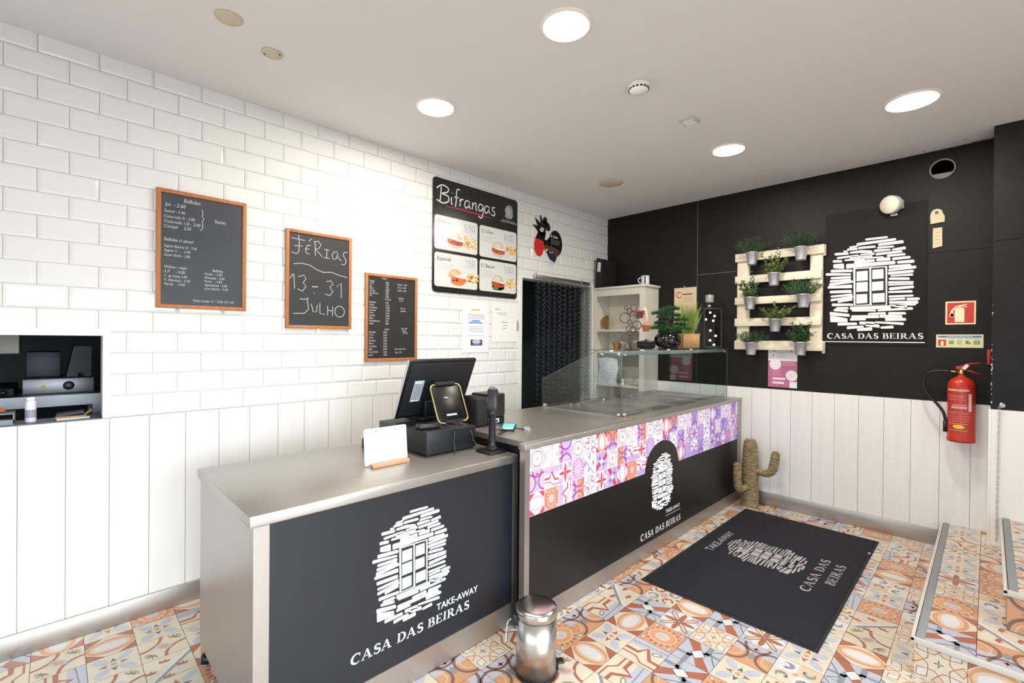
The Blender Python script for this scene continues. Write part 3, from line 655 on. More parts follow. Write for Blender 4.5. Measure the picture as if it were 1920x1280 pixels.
def draw1(P, w, h):
    s = .0215
    lines(P, w, h, [(.28,.075,'BeBidas:',.026),(.09,.125,'Joi  - 2.60',.025),(.08,.18,'Sumol - 2.40',s),(.075,.225,'Coca-cola 2l - 2.80',s),(.075,.268,'Coca-cola 1,5l - 2.00',s),(.075,.31,'Compal     2.50',s),
      (.62,.21,'Sumo',.027),(.08,.42,'BeBidas c/ alcool',.022),(.08,.475,'Sagres Branca 2l - 2.40',.018),(.08,.512,'Sagres 1l     - 2.40',.018),(.08,.55,'Super Bock - 1.80',.018),
      (.08,.65,'Vinhos : copo',s),(.08,.69,'3 P     - 4.00',s),(.08,.728,'T. da Vinha 2.00',.018),(.08,.762,'V. Alentejo - 2.50',.018),(.08,.796,'Verde   - 4.00',.018),
      (.60,.65,'BeBidas',.018),(.51,.683,'Favaio  - 3.00',.018),(.51,.716,'Moscatel - 2.00',.018),(.51,.748,'Porto   - 4.00',.018),(.51,.78,'Aguardente - 5.00',.018),(.51,.812,'Licor Beirao - 2.50',.018),
      (.38,.925,'Vinho avulso 1L * 3.50 1/2 1.50',.018)])
    P.line([(x*w,(1-y)*h) for x, y in ((.475,.125),(.49,.15),(.485,.19),(.505,.205),(.485,.225),(.49,.28),(.475,.305),(.455,.31))], .003, CH)
board(-3.891,-3.494,1.498,2.088,'large chalkboard of drinks prices, leftmost of the three framed boards',draw1,mat('chalkboard_grey','3A3D45',.45,noise=.15,nscale=4))
def draw2(P, w, h):
    W_ = .0035; q = lambda pts, wd=W_: P.line([(x*w,(1-y)*h) for x, y in pts], wd, 'C9C9C4')
    q([(.08,.09),(.17,.095),(.27,.10)]); q([(.18,.05),(.19,.12),(.185,.22),(.15,.245),(.08,.235)]); q([(.12,.165),(.24,.16)])
    q([(.36,.14),(.31,.145),(.28,.18),(.29,.225),(.34,.235)]); q([(.28,.185),(.34,.18)]); q([(.33,.10),(.37,.07)])
    q([(.42,.09),(.425,.24)]); q([(.40,.10),(.47,.085),(.51,.12),(.48,.16),(.43,.17),(.47,.20),(.53,.245)])
    q([(.56,.16),(.64,.165)]); q([(.60,.165),(.60,.25)]); q([(.555,.25),(.645,.252)])
    q([(.77,.17),(.71,.175),(.68,.21),(.70,.255),(.75,.245),(.775,.18),(.78,.23),(.83,.26)])
    q([(.93,.16),(.88,.165),(.855,.195),(.89,.225),(.915,.26),(.885,.30),(.83,.295)])
    q([(.11,.35),(.22,.335),(.34,.345),(.45,.385),(.55,.405),(.68,.395),(.80,.42),(.93,.435)])
    q([(.06,.50),(.10,.455),(.115,.45),(.125,.60)]); q([(.18,.475),(.26,.455),(.29,.49),(.25,.53),(.29,.57),(.24,.62),(.17,.60)])
    q([(.38,.565),(.47,.562)],.005); q([(.60,.50),(.67,.485),(.70,.52),(.65,.555),(.70,.60),(.65,.645),(.58,.63)]); q([(.76,.545),(.83,.50),(.835,.66)]); q([(.41,.63),(.42,.632)],.006)
    q([(.20,.70),(.28,.70),(.33,.685)]); q([(.31,.69),(.33,.80),(.27,.845),(.11,.85)]); q([(.37,.745),(.40,.825),(.45,.825),(.46,.75)])
    q([(.50,.73),(.50,.84),(.58,.845)]); q([(.62,.755),(.62,.855)]); q([(.70,.76),(.695,.86)]); q([(.62,.80),(.70,.81)]); P.T = None
    P.arc(.81*w,(1-.81)*h,.031,0,2*PI,W_,'C9C9C4',0,20,.034)
board(-3.288,-2.888,1.411,1.993,'chalkboard reading FÉRIAS 13-31 JULHO, middle of the framed boards',draw2)
def draw3(P, w, h):
    s = .0165; names = ['Frango','1/2 F.','Asa','Perna','Coelho','Peru/Arroz','Piri']; R_ = []
    R_.append((.30,.045,'Pratos',.018))
    for k, n_ in enumerate(names): R_.append((.075,.085+k*.0275,n_,s)); R_.append((.37,.092+k*.0275,['5.00','3.00','2.50','10.00','8.00','6.00','9.00'][k],s))
    R_.append((.35,.285,'1/2 dose',s))
    for k, n_ in enumerate(['Bacalhau','Vitela','Costeleta','Secretos','Polvo','Picanha','Bifes','Febra/Entrem.','Lulas']): R_.append((.075,.325+k*.0305,n_,s)); R_.append((.37,.325+k*.0305,['9.00','10.00','12.00','11.00','12.50','10.00','12.00','7.50','9.00'][k],s))
    R_.append((.36,.63,'Jantar',.018))
    for k, n_ in enumerate(['Dourada','1/2 D.','Vitela','Secretos','Polvo','Costeleta','Bifes','Febra/Grelh.','Lulas']): R_.append((.07,.665+k*.0325,n_,s)); R_.append((.33,.668+k*.0325,['18.00','12.00','16.00','18.00','20.00','20.00','24.00','14.00','15.00'][k],s))
    R_ += [(.60,.10,'Batatas - 2.00',s),(.60,.135,'Arroz - 2.00',s),(.60,.17,'Salada - 2.00',s),(.62,.26,'almoço',s),(.63,.29,'12-15',s),(.66,.38,'Take &',s),(.66,.41,'quentes',s),(.68,.62,'Sob 15€',s),(.69,.645,'a taxa',s),(.71,.67,'2€ saco',s),(.55,.86,'extra não inclui',s),(.56,.90,'Sopa 1.50',s)]
    lines(P, w, h, R_)
board(-2.793,-2.396,1.203,1.787,'chalkboard crowded with dish prices, rightmost framed board beside the menu',draw3,mat('chalkboard_black','232322',.5,noise=.1,nscale=5))
# menu board
MX0, MX1, MZ0, MZ1 = -2.266, -1.389, 1.704, 2.552
t = empty('menu_board', (MX0+.44, WY, MZ0), 'black rounded menu board with four burger pictures', 'menu board')
def rrect(x0, y0, x1, y1, r, n=5):
    return [(cx+r*math.cos(a0+PI/2*k/n), cy+r*math.sin(a0+PI/2*k/n)) for cx, cy, a0 in ((x1-r,y0+r,-PI/2),(x1-r,y1-r,0),(x0+r,y1-r,PI/2),(x0+r,y0+r,PI)) for k in range(n+1)]
MB().prism([(x,WY-.001,z) for x, z in rrect(MX0,MZ0,MX1,MZ1,.03)], (0,-.006,0)).obj('backing', mat('black_menu', '222122', .22, noise=.1, nscale=90), t)
FM = Frame((0,WY-.007,0),(1,0,0),(0,0,1)); P = Paint(FM)
for q in ((-2.250,2.024,-1.837,2.276),(-1.816,2.022,-1.399,2.273),(-2.249,1.747,-1.835,2.0),(-1.814,1.747,-1.400,2.0)): P.poly(rrect(*q, .022), 'E2E2DF', 0)
def burger(cx, cy, k):
    for i in range(26):
        a = rj.uniform(-.9,.9); fx, fy = cx+.115+rj.uniform(-.04,.075), cy+.0+rj.uniform(-.03,.035); P.line([(fx,fy),(fx+.032*math.cos(a),fy+.032*math.sin(a)+.008)], .008, rj.choice(('F0B650','E9A63C','F7CC74')), 3+i % 3)
    bun = ('CFC9B4','D9CDAE','E2B27E','CFC8B4')[k]
    P.ell(cx,cy-.028,.068,.03,('CFC9BC','D4CDBB','E08A50','C9BFA6')[k],4)
    if k == 3: P.ell(cx,cy-.035,.072,.028,'6FA050',4); P.ell(cx-.03,cy-.045,.035,.016,'4F8A3C',5)
    mx = cx+(.01 if k == 2 else 0)
    P.poly([(mx-.075,cy+.012),(mx-.03,cy+.008),(mx+.03,cy+.0),(mx+.075,cy-.002),(mx+.07,cy-.028),(mx+.02,cy-.036),(mx-.04,cy-.03),(mx-.074,cy-.016)], ('BC5B3A','C8603A','E0784A','CC4A34')[k], 6)
    for i in range(12): P.ell(mx+rj.uniform(-.06,.06), cy-.013+rj.uniform(-.012,.01), .008, .005, rj.choice(('9A3E28','D87850','E09070','B04A30')), 7, 7)
    if k == 1: P.line([(cx-.05,cy+.014),(cx,cy+.004),(cx+.06,cy+.006)], .01, 'F6F2E8', 8)
    P.ell(cx-(.03 if k == 2 else .005),cy+.018,.062,.048,bun,6,20,.25 if k == 2 else 0,0 if k != 2 else 0,PI)
    P.ell(cx-(.035 if k == 2 else .01),cy+.035,.035,.018,('E4E0CE','EAE2CC','EECBA0','E2DCC8')[k],7)
burger(-2.057,2.105,0); burger(-1.608,2.098,1); burger(-2.03,1.822,2); burger(-1.608,1.823,3)
for x, z, s_ in ((-2.226,2.219,'Clássica'),(-1.795,2.216,'C/ Ovo'),(-2.226,1.943,'Especial'),(-1.800,1.938,'C/ Bacon')): P.text(s_, x, z, .040, '2A2A2A', 1, bold=.006)
for x, z, n_ in ((-2.224,2.197,1),(-1.793,2.190,3),(-2.224,1.918,3),(-1.797,1.912,4)):
    for k in range(n_): P.line([(x,z-k*.017),(x+rj.uniform(.11,.17),z-k*.017)], .0035, 'BDBBC0', 1)
SEG = {'0':'abcdef','5':'afgcd','6':'afgedc','7':'abc','9':'gfabcd'}
def seven(x, z, s_):
    for ch in s_:
        if ch == '.': P.rect(x-.004,z,x+.0,z+.004,'8E9CC8',1); x += .008; continue
        g = {'a':((0,1),(1,1)),'b':((1,1),(1,.5)),'c':((1,.5),(1,0)),'d':((0,0),(1,0)),'e':((0,.5),(0,0)),'f':((0,1),(0,.5)),'g':((0,.5),(1,.5))}
        for c_ in SEG[ch]: (a, b_), (c2, d2) = g[c_]; P.line([(x+a*.022,z+b_*.04),(x+c2*.022,z+d2*.04)], .0042, '8E9CC8', 1)
        x += .034
seven(-1.968,2.206,'5.50'); seven(-1.540,2.198,'6.00'); seven(-1.966,1.930,'7.50'); seven(-1.540,1.925,'5.90')
for x, z in ((-1.972,2.192),(-1.542,2.184),(-1.970,1.916),(-1.542,1.911)): P.line([(x,z),(x+.11,z)], .0022, '9AA0B8', 1)
# script title
def scr(pts, wd=.0085, n=4):
    out = []
    for i in range(len(pts)-1):
        p0, p1, p2, p3 = pts[max(i-1,0)], pts[i], pts[i+1], pts[min(i+2,len(pts)-1)]
        for k in range(n):
            s_ = k/n; out.append(tuple(.5*((2*p1[q])+(-p0[q]+p2[q])*s_+(2*p0[q]-5*p1[q]+4*p2[q]-p3[q])*s_*s_+(-p0[q]+3*p1[q]-3*p2[q]+p3[q])*s_**3) for q in (0,1)))
    out.append(pts[-1]); P.line(out, wd, 'F0F0EE', 2)
def at_(x, z): return lambda pts: [(x+a, z+b_) for a, b_ in pts]
B_ = at_(-2.215, 2.385)
scr(B_([(.022,.105),(.018,.04),(.012,-.01)])); scr(B_([(-.02,.085),(.03,.118),(.085,.105),(.08,.075),(.03,.055),(.085,.045),(.09,.01),(.04,-.015),(-.018,.0)]))
scr(B_([(.118,.045),(.116,.0),(.128,-.006)])); scr(B_([(.122,.075),(.124,.078)]),.011)
scr(B_([(.20,.115),(.175,.118),(.165,.09),(.163,.03),(.155,-.02)])); scr(B_([(.145,.052),(.185,.055)]))
scr(B_([(.198,.05),(.200,.02),(.198,-.008)])); scr(B_([(.200,.02),(.215,.05),(.232,.048)]))
scr(B_([(.292,.045),(.262,.05),(.245,.02),(.258,-.008),(.285,.012),(.294,.048),(.292,.01),(.306,-.006)]))
scr(B_([(.322,.048),(.324,.02),(.320,-.008)])); scr(B_([(.324,.02),(.345,.05),(.36,.04),(.36,.0),(.37,-.006)]))
scr(B_([(.43,.045),(.40,.052),(.385,.02),(.398,-.004),(.425,.015),(.435,.05),(.432,-.02),(.415,-.058),(.385,-.045)]))
scr(B_([(.497,.045),(.467,.05),(.45,.02),(.463,-.008),(.49,.012),(.499,.048),(.497,.01),(.51,-.004)]))
scr(B_([(.562,.055),(.535,.05),(.535,.028),(.56,.015),(.555,-.012),(.522,-.008)]))
P.line([(-2.15,2.352),(-2.0,2.356),(-1.85,2.352),(-1.70,2.345)], [.003,.008,.009,.004], 'C8343C', 1)
emblem(P, -1.541, 2.378, .10, .116, 'DADADA', '222122', 2)
P.line([(-1.565,2.362),(-1.425,2.362)], .002, 'DADADA', 2); serif_text(P, 'CASA DAS BEIRAS', -1.582, -1.40, .0 and 0 or 2.342, .013, 'DADADA', 2)
P.obj('print', M_gloss, t, False)
# papers
P = Paint(Frame((0,WY-.0022,0),(1,0,0),(0,0,1)))
t = tag(MB().box(-1.984,-1.704,WY-.002,WY-.0009,1.250,1.652).obj('notice_sheet', mat('paper', 'EFEFF4', .7)), 'white paper notice with yellow and blue highlighted lines under the menu board', 'notice')
m_ = P
P.line([(-1.89,1.590),(-1.80,1.590)], .012, 'D9D048'); 
for k in range(4): P.line([(-1.93,1.552-k*.011),(-1.755,1.552-k*.011)], .004, 'BDBDC6')
P.line([(-1.885,1.502),(-1.80,1.502)], .010, '4C8FDA'); P.line([(-1.915,1.487),(-1.775,1.487)], .010, '4C8FDA')
for k in range(4): P.line([(-1.915+.01*(k == 3),1.455-k*.013),(-1.77,1.455-k*.013)], .004, 'B2BADA')
P.line([(-1.93,1.385),(-1.76,1.385)], .003, 'B5B5C0'); P.rect(-1.895,1.305,-1.775,1.352,'3C4048'); P.ell(-1.835,1.336,.045,.018,'B9C6DA',1); P.line([(-1.88,1.313),(-1.79,1.313)], .004, 'A0A6B0', 1)
P.obj('print', M_print, t, False)
t = tag(MB().box(-1.672,-1.368,WY-.0018,WY-.0009,1.335,1.655).obj('notice_sheet', mat('paper2', 'F4F3EF', .7)), 'faint white paper notice beside the doorway with small grey writing', 'notice')
P = Paint(Frame((0,WY-.002,0),(1,0,0),(0,0,1)))
P.text('Aviso:', -1.64, 1.60, .028, '8A8A8A'); P.line([(-1.62,1.575),(-1.50,1.578)], .004, 'A8A8A8'); P.line([(-1.60,1.56),(-1.50,1.562)], .004, 'B8B8B8')
for a, b_, z in ((-1.56,-1.49,1.50),(-1.54,-1.50,1.475),(-1.545,-1.505,1.45)): P.line([(a,z),(b_,z)], .006, '9A9A98')
P.obj('print', M_print, t, False)
tag(MB().box(-1.384,-1.372,WY-.012,WY-.001,1.43,1.52,.002).obj('door_catch', M_alu), 'small metal catch on the tiles left of the doorway', 'catch')
# rooster wall sticker
P = Paint(Frame((0,WY-.0004,0),(1,0,0),(0,0,1)), base=.0008)
K = '1C1B1D'
P.ell(-1.078,2.452,.014,.042,K,0,16,.25); P.ell(-1.022,2.452,.030,.034,K,0,16); P.ell(-.984,2.402,.034,.042,K,0,16,.4); P.ell(-1.04,2.415,.045,.038,K,0)
P.ell(-1.062,2.365,.052,.066,K,1,24); P.poly([(-1.115,2.365),(-1.165,2.462),(-1.085,2.42)], K, 1); P.poly([(-1.11,2.385),(-1.192,2.392),(-1.10,2.32)], K, 1)
P.poly([(-1.115,2.34),(-1.01,2.34),(-1.03,2.255),(-1.15,2.275)], K, 1)
P.poly([(-1.095,2.36),(-1.065,2.385),(-1.035,2.372),(-1.05,2.345),(-1.08,2.34)], 'F4F4F0', 2); P.ell(-1.062,2.362,.009,.010,K,3,10)
P.poly([(-1.15,2.275),(-1.045,2.262),(-1.03,2.215),(-1.055,2.14),(-1.09,2.112),(-1.135,2.12),(-1.165,2.165),(-1.168,2.225)], 'D8352E', 2)
P.poly([(-1.045,2.27),(-1.0,2.275),(-.96,2.31),(-.95,2.20),(-1.04,2.20)], K, 1)
P.ell(-.872,2.262,.098,.122,K,1,28)
for k in range(9): a = rj.uniform(-.6,.8); P.line([(-1.04+rj.uniform(0,.05),2.175+rj.uniform(0,.04)),(-1.01+rj.uniform(0,.04),2.19+rj.uniform(0,.04))], .011, rj.choice(('F0C040','E8A830')), 3)
P.poly([(-1.005,2.165),(-.945,2.235),(-.86,2.215),(-.83,2.175),(-.88,2.082),(-.955,2.105)], '514A50', 4); P.poly([(-1.005,2.165),(-.89,2.185),(-.86,2.115),(-.885,2.082),(-.955,2.105)], '3B3138', 5); P.line([(-.96,2.165),(-.90,2.175)], .012, 'A0989C', 6); P.ell(-.835,2.185,.02,.028,'8E2A3C',5,12)
P.text('À Casa', -.945, 2.312, .036, 'F4F4F0', 3, bold=.012)
for k in range(4): P.line([(-.945+.01*k*.3,2.292-k*.013),(-.80-.006*k,2.292-k*.013)], .003, '9A9A98', 3)
for k in range(2): P.line([(-1.0,2.075-k*.022),(-.90,2.075-k*.022)], .002, '9FB4DC', 0)
for k in range(4): P.line([(-1.0+k*.033,2.078),(-1.0+k*.033,2.04)], .002, '9FB4DC', 0)
tag(P.obj('rooster_sticker', M_gloss, None, False), 'black and red rooster wall sticker above the doorway', 'sticker')
# ------------------------------------------------------------------ on the till counter
CT = .807
t = empty('card_stand', (-3.20,-1.045,CT), 'white menu card standing in a small wooden block on the till counter', 'card holder')
MB().obox((-3.20,-1.060,CT+.0085),(1,.0,0),(0,1,0),(0,0,1),.088,.014,.008,.002).obj('wooden_base', mat('light_wood','C99A78',.5,noise=.1,nscale=9), t)
fc = Frame((-3.302,-1.030,CT+.018),(1,.0,0),(0,.10,.995))
cd = MB(); cd.prism([fc.p(x,y) for x, y in rrect(-.002,-.012,.205,.142,.008)], fc.n*-.002); cd = cd.obj('card', mat('card_white','F7F7F4',.5), t)
P = Paint(fc, base=.0006)
for x in (.055,.15): P.ell(x,.128,.004,.004,'8A8A86',0,10)
P.line([(.10,.022),(.165,.024),(.168,.045)], .0012, 'B9B9B5'); P.obj('print', M_print, cd, False)
# cash drawer and till
t = empty('cash_drawer', (-2.87,-.84,CT), 'wide black cash drawer carrying the till screen', 'cash drawer')
MB().box(-3.016,-2.722,-1.064,-.62,CT+.008,CT+.115,.004).obj('body', mat('drawer_black','1B1B1E',.42), t)
MB().box(-3.010,-2.728,-.6195,-.612,CT+.02,CT+.10,.002).obj('drawer_front', M_blackm, t)
mb = MB()
for x in (-3.0,-2.74):
    for y in (-1.05,-.635): mb = MB().cyl((x,y,CT+.0005),(x,y,CT+.0085),.010,12); mb.obj('foot', M_black, t)
DZ_ = CT+.1165
t = empty('till_monitor', (-2.77,-.72,DZ_), 'large black till screen seen from behind, leaning over the cash drawer', 'monitor')
mu = Vector((0,-.155,.335)).normalized(); mn = Vector((1,0,0)).cross(mu); fm = Frame((-2.972,-.705,DZ_+.012),(1,0,0),mu)
MB().obox(fm.p(.218,.168,-.012),(1,0,0),mu,fm.n,.218,.172,.010,.004).obj('screen_frame', M_black, t)
MB().obox(fm.p(.218,.168,-.0225),(1,0,0),mu,fm.n,.215,.169,.001).obj('screen', mat('screen_glass','E8EAEA',.1), t)
MB().obox(fm.p(.001,.168,-.012),(1,0,0),mu,fm.n,.0015,.170,.009).obj('silver_edge', M_alu, t)
MB().obox(fm.p(.218,.168,.003),(1,0,0),mu,fm.n,.205,.155,.006,.004).obj('rear_housing', M_blackm, t)
MB().box(-2.87,-2.66,-.80,-.63,DZ_,DZ_+.018,.005).box(-2.83,-2.70,-.775,-.735,DZ_+.016,DZ_+.10,.005).obj('stand', M_black, t)
lb = MB().obox(fm.p(.085,.165,.0097),(1,0,0),mu,fm.n,.030,.062,.0006); lb = lb.obj('label_sticker', mat('label_grey','B9BDC6',.5), t)
P = Paint(Frame(fm.p(.055,.103,.0104),(1,0,0),mu), base=.0002)
for k in range(7): P.line([(.006,.015+k*.014),(.03+rj.uniform(0,.024),.015+k*.014)], .0035, '6A6E78')
P.rect(.004,.107,.052,.122,'E8ECF4'); P.rect(.004,.001,.05,.010,'F2F4FA'); P.obj('print', M_print, lb, False)
# tablet in a gold wire stand
t = empty('tablet_stand', (-2.77,-.96,DZ_), 'small black customer screen in a gold wire frame on the cash drawer', 'tablet')
tu = Vector((0,.42,.9)).normalized(); ft = Frame((-2.872,-.955,DZ_+.006),(1,0,0),tu)
MB().tube([ft.p(x,y,.004) for x, y in rrect(0,0,.19,.205,.025,6)], .0042, 10, True).obj('gold_frame', mat('pale_gold','CBB98C',.3,.9), t)
MB().obox(ft.p(.095,.103,-.002),(1,0,0),tu,ft.n,.085,.095,.005,.003).obj('tablet', mat('tablet_black','08080A',.3), t)
MB().obox(ft.p(.095,.208,.002),(1,0,0),tu,ft.n,.062,.010,.012,.004).obj('top_clip', M_blackm, t)
MB().obox(ft.p(.095,.004,.002),(1,0,0),tu,ft.n,.055,.006,.010,.003).obj('bottom_clip', M_blackm, t)
P = Paint(Frame(ft.p(.07,.13,.0032),(1,0,0),tu), base=.0003); P.text('wizz', .0,.0,.014,'C8D0E8'); P.rect(-.01,-.095,.055,-.085,'9AA6D8'); P.obj('screen_text', mat('lit_text', attr=True, emit=.6), t, False)
# small card reader on the drawer
t = empty('barcode_reader', (-2.95,-.98,DZ_), 'small black reader lying on the left of the cash drawer', 'card reader')
MB().obox((-2.955,-.985,DZ_+.013),(.97,-.25,0),(.25,.97,0),(0,0,1),.055,.028,.0125,.006).obj('body', M_black, t)
MB().obox((-2.905,-1.000,DZ_+.014),(.97,-.25,0),(.25,.97,0),(0,0,1),.004,.018,.006).obj('socket', M_alu, t)
# receipt printer behind, standing on the drawer's back right
t = empty('receipt_printer', (-2.50,-.84,TZ), 'black receipt printer behind the pole scanner', 'printer')
MB().box(-2.60,-2.515,-.93,-.78,TZ+.0012,TZ+.165,.018).obj('front_cover', M_blackm, t)
MB().box(-2.512,-2.385,-.925,-.77,TZ+.045,TZ+.175,.008).obj('body', mat('printer_brown','241F1D',.35), t)
MB().box(-2.512,-2.385,-.92,-.775,TZ+.0012,TZ+.044,.004).obj('base', M_black, t)
sk = MB().box(-2.505,-2.43,-.9222,-.9205,TZ+.012,TZ+.035); sk = sk.obj('port_plate', mat('port_white','D5DAE2',.5), t)
for x in (-2.492,-2.470,-2.448): MB().box(x-.006,x+.006,-.9245,-.9222,TZ+.016,TZ+.028).obj('port', M_black, sk)
# scanner on pole
t = empty('scanner_stand', (-2.70,-1.17,CT), 'black barcode scanner on an upright pole with a square base', 'scanner')
MB().box(-2.775,-2.665,-1.235,-1.125,CT,CT+.012,.004).obj('base_plate', M_black, t)
MB().lathe((-2.715,-1.18,CT+.012),[(.03,0),(.028,.01),(.019,.018),(.0175,.03),(.0175,.19),(.020,.192),(.020,.205),(.015,.21)],24).obj('pole', mat('pole_black','1E1F24',.3), t)
cc = Vector((-2.712,-1.178,CT+.255)); sa = Vector((.15,.12,.98)).normalized(); sb = Vector((.7,-.7,0)); sn = sa.cross(sb).normalized(); sb = sn.cross(sa)
MB().obox(cc,sb,sn,sa,.026,.022,.055,.012).obj('scanner_head', mat('scanner_body','2A2A2C',.35), t)
MB().obox(cc+sa*.052-sb*.004,sb,sn,sa,.013,.016,.012,.005).obj('cap', mat('grey_brown','7A726C',.4), t)
MB().obox(cc-sb*.024-sa*.004,sb,sn,sa,.003,.010,.014,.001).obj('reflector', mat('pale_grey','D6D6D4',.4), t)
MB().obox(cc-sa*.06,sb,sn,sa,.012,.014,.018,.004).obj('hinge', M_black, t)
# phone with teal screen, lanyard and ring on the food counter
t = tag(MB().obox((-2.475,-1.045,TZ+.005),(.75,.65,0),(-.65,.75,0),(0,0,1),.085,.038,.0045,.003).obj('phone', M_black), 'phone with a lit teal screen lying on the food counter', 'phone')
P = Paint(Frame(Vector((-2.475,-1.045,TZ+.0102))-Vector((.75,.65,0))*.078-Vector((-.65,.75,0))*.033,(.75,.65,0),(-.65,.75,0)), base=.0001)
P.rect(0,0,.155,.066,'3FB7BE'); P.rect(0,.0,.04,.066,'B8CBE4',1)
for k in range(4): P.line([(.05+k*.025,.01),(.05+k*.025,.055)], .003, 'BFEDEE', 1)
P.obj('screen', mat('lit_screen', attr=True, emit=.7), t, False)
mb = MB(); mb.tube([(-2.43+.026*math.cos(a), -1.145+.026*math.sin(a), TZ+.0065+.002*math.sin(2*a)) for a in [2*PI*k/28 for k in range(28)]], .0035, 8, True)
t = tag(mb.obj('key_ring', M_chrome), 'shiny metal ring with a black cord on the food counter edge', 'key ring')
MB().tube([(-2.456,-1.14,TZ+.006),(-2.49,-1.12,TZ+.012),(-2.54,-1.13,TZ+.010),(-2.60,-1.13,TZ+.006),(-2.645,-1.15,TZ+.006)], .0032, 8).obj('cord', M_blackm, t)
# cables
def cable(pts, r, label, n=6):
    out = []
    pts = [Vector(p) for p in pts]
    for i in range(len(pts)-1):
        p0, p1, p2, p3 = pts[max(i-1,0)], pts[i], pts[i+1], pts[min(i+2,len(pts)-1)]
        for k in range(n):
            s_ = k/n; out.append(.5*((2*p1)+(p2-p0)*s_+(2*p0-5*p1+4*p2-p3)*s_*s_+(3*p1-p0-3*p2+p3)*s_**3))
    out.append(pts[-1]); return tag(MB().tube(out, r, 6).obj('cable', mat('grey_cable','4A4A50',.4)), label, 'cable')
cable([(-2.86,-.968,DZ_+.008),(-2.85,-1.02,DZ_+.004),(-2.86,-1.0685,DZ_-.02),(-2.865,-1.069,CT+.05),(-2.86,-1.075,CT+.01),(-2.88,-1.10,CT+.003),(-2.90,-1.115,CT+.003)], .002, 'thin cable hanging from the gold-framed screen down the drawer, curling left')
cable([(-2.80,-.975,DZ_+.006),(-2.77,-1.03,DZ_+.004),(-2.755,-1.069,DZ_-.03),(-2.745,-1.072,CT+.045),(-2.72,-1.09,CT+.01),(-2.70,-1.11,CT+.003),(-2.72,-1.12,CT+.003)], .0022, 'longer cable drooping across the drawer towards the scanner base')
cable([(-2.70,-1.155,CT+.22),(-2.665,-1.12,CT+.20),(-2.62,-1.09,CT+.13),(-2.57,-1.10,TZ+.02),(-2.545,-1.06,TZ+.006),(-2.60,-1.04,TZ+.006)], .0028, 'black lead running from the scanner head down to the food counter')
t = tag(MB().lathe((-3.115,-.70,CT),[(.030,0),(.034,.006),(.034,.045),(.026,.052),(.001,.054)],24).obj('stamp_pot', M_black), 'small black round pot half hidden behind the white menu card', 'pot')

# ------------------------------------------------------------------ kitchen seen through the hatch
M_steel_ = M_steel; M_steel = mat('shaded_kitchen_steel','85868A',.42,.8)  # darker copy of the steel, the dim kitchen's shade put into its colour
t = empty('worktop_shelf', (-4.4,.55,0), 'stainless steel kitchen bench seen through the hatch', 'bench')
MB().box(-5.2,-4.06,.42,.95,1.035,1.055).box(-5.2,-4.06,.405,.42,1.0,1.055).obj('top', M_steel, t)
MB().box(-5.2,-4.06,.50,.95,.40,.42).obj('lower_shelf', M_steel, t)
for x in (-5.18,-4.08):
    for y in (.44,.93): MB().box(x-.02,x+.02,y-.02,y+.02,0,1.034).obj('leg', M_steel, t)
t = empty('table_fryer', (-4.2,.66,1.056), 'steel table fryer with a round black dial in the kitchen', 'fryer')
MB().box(-4.36,-4.09,.50,.82,1.056,1.135,.004).obj('body', M_steel, t)
MB().lathe((-4.19,.4995,1.096),[(.022,0),(.022,-.010),(.016,-.014),(.001,-.014)],24,(0,1,0)).obj('dial', M_black, t)
MB().prism([(-4.30,.4995,1.08),(-4.27,.4995,1.08),(-4.285,.4995,1.106)],(0,-.0012,0)).obj('warning_triangle', mat('warning_yellow','C9A634',.5), t)
MB().box(-4.35,-4.22,.60,.80,1.137,1.27,.004).obj('oil_basin', mat('dark_blue_steel','2A3038',.5,.3), t)
MB().prism([(-4.20,.55,1.137),(-4.10,.55,1.137),(-4.10,.55,1.30),(-4.17,.55,1.30)],(0,.22,0)).obj('hood_lid', mat('dark_steel','1A1918',.5,.3), t)
MB().tube([(-4.15,.52,1.137),(-4.15,.49,1.165),(-4.15,.47,1.168)],.004,8).tube([(-4.14,.52,1.137),(-4.14,.49,1.160),(-4.14,.47,1.162)],.004,8).obj('tap', M_chrome, t)
t = empty('griddle', (-4.6,.66,1.056), 'black griddle at the left of the kitchen bench', 'griddle')
MB().box(-4.95,-4.385,.47,.85,1.056,1.10,.006).obj('plate', M_black, t)
MB().box(-4.95,-4.385,.45,.469,1.06,1.095,.003).obj('front_rail', M_blackm, t)
MB().lathe((-4.42,.449,1.078),[(.014,0),(.014,-.02),(.001,-.022)],16,(0,1,0)).obj('knob', M_black, t)
SZ = WZ+.0022
t = empty('spray_can', (-4.318,.055,SZ), 'white spray can with a grey label in the hatch opening', 'can')
MB().lathe((-4.318,.055,SZ),[(.0175,0),(.018,.004),(.018,.088),(.015,.096)],24).obj('body', mat('can_white','E4E2EE',.3), t)
MB().lathe((-4.318,.055,SZ+.096),[(.015,0),(.015,.010),(.012,.013),(.001,.014)],20).obj('cap', mat('can_cap','F4F2FA',.3), t)
MB().lathe((-4.318,.055,SZ+.02),[(.0183,0),(.0183,.035)],24,caps=False).obj('label_band', mat('band_grey','9A98A6',.4), t)
t = empty('letter_tray', (-4.44,.06,SZ), 'grey letter tray holding crumpled papers at the left of the hatch', 'tray')
trm = mat('tray_grey','7F8A90',.5)
MB().box(-4.53,-4.365,.01,.115,SZ+.0,SZ+.004).box(-4.53,-4.365,.01,.014,SZ+.004,SZ+.022).obj('lower_tray', trm, t)
MB().box(-4.53,-4.365,.01,.115,SZ+.045,SZ+.049).box(-4.369,-4.365,.01,.115,SZ+.004,SZ+.045).box(-4.53,-4.526,.01,.115,SZ+.004,SZ+.045).obj('upper_tray', trm, t)
